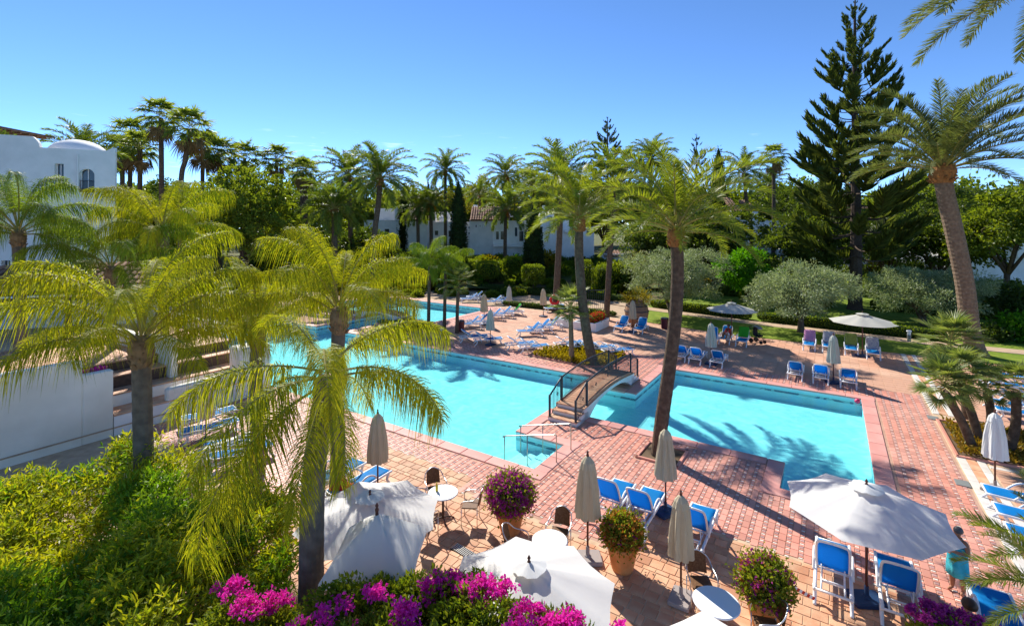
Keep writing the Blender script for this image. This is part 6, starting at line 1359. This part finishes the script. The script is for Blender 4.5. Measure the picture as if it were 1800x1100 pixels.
# ================================================================ PEOPLE
def figure(name, label, loc, rz, V, E_, rad, m, hairm, hair, extras=(), scale=1.0):
    """body grown over a skeleton as one surface; hair and clothing are children"""
    me = bpy.data.meshes.new('body'); me.from_pydata([tuple(Vector(v)*scale) for v in V], E_, []); me.materials.append(MATS[m])
    root = thing(name, label, 'person', loc, rz); b = link('body', me, root)
    sk = b.modifiers.new('skin', 'SKIN'); sk.use_smooth_shade = True
    for i, rr in enumerate(rad):
        s = me.skin_vertices[0].data[i]; s.radius = (rr[0]*scale, rr[1]*scale) if hasattr(rr,'__len__') else (rr*scale, rr*scale); s.use_root = (i == 0)
    sub = b.modifiers.new('sub', 'SUBSURF'); sub.levels = sub.render_levels = 2
    c, rx, ry, rz_ = hair; mb = MB()
    mb.lathe([(.02,-.62)]+[(math.sin(t*math.pi/12)*1.0,-math.cos(t*math.pi/12)) for t in range(4,12)]+[(.02,1.0)], 18)
    h = mb.obj('hair', hairm, root, True, Vector(c)*scale); h.scale = (rx*scale,ry*scale,rz_*scale)
    for fn in extras: fn(root, scale)
    return root
#          0 pelvis      1 waist      2 chest       3 neckbase   4 neck       5 jaw          6 head        7 crown
SP = [(0,0,.52),(0,0,.60),(.005,0,.72),(0,0,.805),(.005,0,.845),(.018,0,.875),(.008,0,.925),(.0,0,.975)]
SR = [(.082,.095),(.07,.083),(.075,.095),(.045,.06),(.032,.032),(.042,.04),(.058,.052),(.036,.034)]
def limbs(hipz, kneeL, footL, kneeR, footR, elL, haL, elR, haR, sh=.79):
    V = list(SP); Rr = list(SR); E_ = [(i,i+1) for i in range(7)]
    for s, kn, ft in ((1,kneeL,footL),(-1,kneeR,footR)):
        k = len(V); V += [(0,s*.052,hipz), kn, ((kn[0]+ft[0])/2-.012,(kn[1]+ft[1])/2,(kn[2]+ft[2])/2+.02), ft, (ft[0]+.085,ft[1]+s*.012,ft[2]-.025)]; Rr += [.066,.042,.04,.025,(.026,.018)]; E_ += [(0,k),(k,k+1),(k+1,k+2),(k+2,k+3),(k+3,k+4)]
    for s, e_, h_ in ((1,elL,haL),(-1,elR,haR)):
        k = len(V); d = (Vector(h_)-Vector(e_)).normalized(); hp = Vector(h_)+d*.03
        V += [(0,s*.105,sh), e_, h_, tuple(hp)]; Rr += [.038,.028,.02,(.024,.015)]; E_ += [(3,k),(k,k+1),(k+1,k+2),(k+2,k+3)]
        for q in range(4):                                 # four fingers and a thumb
            j = len(V); o = Vector((0,(q-1.5)*.011,0)); V += [tuple(hp+d*.02+o), tuple(hp+d*.045+o*1.3+Vector((0,0,-.012)))]; Rr += [.007,.005]; E_ += [(k+3,j),(j,j+1)]
        j = len(V); V += [tuple(Vector(h_)+Vector((.012,-s*.022,.012))), tuple(hp+Vector((.012,-s*.026,.012)))]; Rr += [.008,.006]; E_ += [(k+2,j),(j,j+1)]
    return V, E_, Rr
def towel_wrap(r0, r1, z0, z1, m, nm):
    def fn(root, s):
        MB().lathe([(r0*1.08*s,z0*s),(r0*1.04*s,(z0*.7+z1*.3)*s),(r1*1.02*s,(z0*.3+z1*.7)*s),(r1*s,z1*s),(r1*.93*s,z1*s+.01)], 40, mod=lambda a,i: 1+.05*math.sin(5*a+i*.5)+.035*math.sin(11*a+i)).obj(nm, m, root, True)
    return fn
V, E_, Rr = limbs(.5, (.03,.065,.28),(.0,.07,.045),(.04,-.06,.28),(.02,-.065,.045),(.05,.16,.66),(.17,.06,.68),(.05,-.16,.66),(.17,-.05,.66))
v = gp(1684,1041); figure('person', 'person wrapped in a turquoise towel standing on the red deck', (v.x,v.y,.016), R(200), V, E_, Rr, 'skin', 'hair_grey', ((-.008,0,.938),.066,.060,.060), [towel_wrap(.125,.115,.27,.70,'turquoise_towel','towel')], 1.36)
# seated on the ground beside the flat lounger, back to the camera
SPs = [(x,y,z-.42) for x,y,z in SP]
def seated(lean=0.0, arm=.2):
    V, E_, Rr = limbs(.5, (.2,.09,.22),(.36,.08,.05),(.2,-.09,.2),(.36,-.08,.05),(.08,.17,.6),(.2,.1,.45),(.08,-.17,.6),(.2,-.1,.45)); V = [list(q) for q in V]
    for i, q in enumerate(V):
        if i < 8: q[2] -= .43
    for i in (8,13): V[i][2] = .09; V[i][0] = .03
    for i in (9,14): V[i][2] = .26; V[i][0] = .24
    for i in (10,15): V[i][2] = .15; V[i][0] = .31
    for i in (11,16): V[i][2] = .045; V[i][0] = .34
    for i in (12,17): V[i][2] = .02; V[i][0] = .42
    for i in range(18, len(V)): V[i][2] -= .43
    return [tuple(q) for q in V], E_, Rr
def shirt(m, lo, hi, r0, r1):
    def fn(root, s): MB().lathe([(r0*s,lo*s),(r0*1.06*s,(lo*.6+hi*.4)*s),(r1*1.05*s,(lo*.2+hi*.8)*s),(r1*.62*s,hi*s)], 28, mod=lambda a,i: 1+.16*abs(math.sin(a))+.03*math.sin(6*a)).obj('shirt', m, root, True)
    return fn
V, E_, Rr = seated(); figure('person', 'seated person with brown hair behind the purple flowers at bottom right', (8.2,8.75,.016), R(75), V, E_, Rr, 'pale_skin', 'hair_brown', ((-.012,0,.52),.078,.07,.066), [shirt('white_shirt',.1,.40,.095,.1)], 1.62)
v = gp(1296,607); figure('person', 'person in a red shirt sitting on the green towel lounger', (v.x-.35,v.y+.45,.37), R(215), *seated(), 'skin', 'hair_brown', ((-.012,0,.52),.075,.068,.064), [shirt('red_shirt',.1,.40,.095,.105)], 1.6)
V, E_, Rr = limbs(.46, (.02,.06,.25),(.0,.065,.045),(.03,-.06,.25),(.03,-.065,.045),(.03,.16,.66),(.08,.17,.52),(.06,-.15,.66),(.14,-.12,.6))
v = gp(1279,606); figure('person', 'toddler in a white top standing before the shaded blue lounger', (v.x,v.y,.016), R(320), V, E_, Rr, 'pale_skin', 'hair_brown', ((-.01,0,.945),.085,.08,.075), [shirt('white_shirt',.46,.80,.105,.105)], .98)
# pushchair
v = gp(1332,604); root = thing('pushchair', 'dark pushchair parked right of the green towel lounger', 'pushchair', (v.x,v.y,.05), R(-60))
for x, y, rr in ((.35,.2,.11),(.35,-.2,.11),(-.3,.26,.15),(-.3,-.26,.15)): MB().tube([(x,y-.03,rr),(x,y+.03,rr)], rr, 16).obj('wheel', 'black_fabric', root)
for s in (-.22,.22): MB().tube([(.35,s,.12),(-.05,s,.55),(-.45,s,1.0)], .016, 6).obj('frame', 'iron', root); MB().tube([(-.3,s,.15),(.1,s,.5)], .016, 6).obj('strut', 'iron', root)
MB().tube([(-.45,-.22,1.0),(-.5,0,1.02),(-.45,.22,1.0)], .02, 6).obj('handle', 'black_fabric', root)
MB().bevbox((.05,0,.48), (.42,.4,.1), .03).obj('seat', 'black_fabric', root); MB().bevbox((-.17,0,.75), (.1,.4,.5), .03).obj('seat_back', 'black_fabric', root)
mb = MB(); V = []; 
for i in range(7):
    a = math.pi*(.1+.62*i/6)
    for j in range(5): V.append((-.12+.34*math.cos(a), -.22+.11*j, .82+.3*math.sin(a)*(1-.08*abs(j-2))))
h = link('hood', np_mesh('hood', V, [(i*5+j,(i+1)*5+j,(i+1)*5+j+1,i*5+j+1) for i in range(6) for j in range(4)], 'drain_grey', True), root); h.modifiers.new('s','SOLIDIFY').thickness = .02
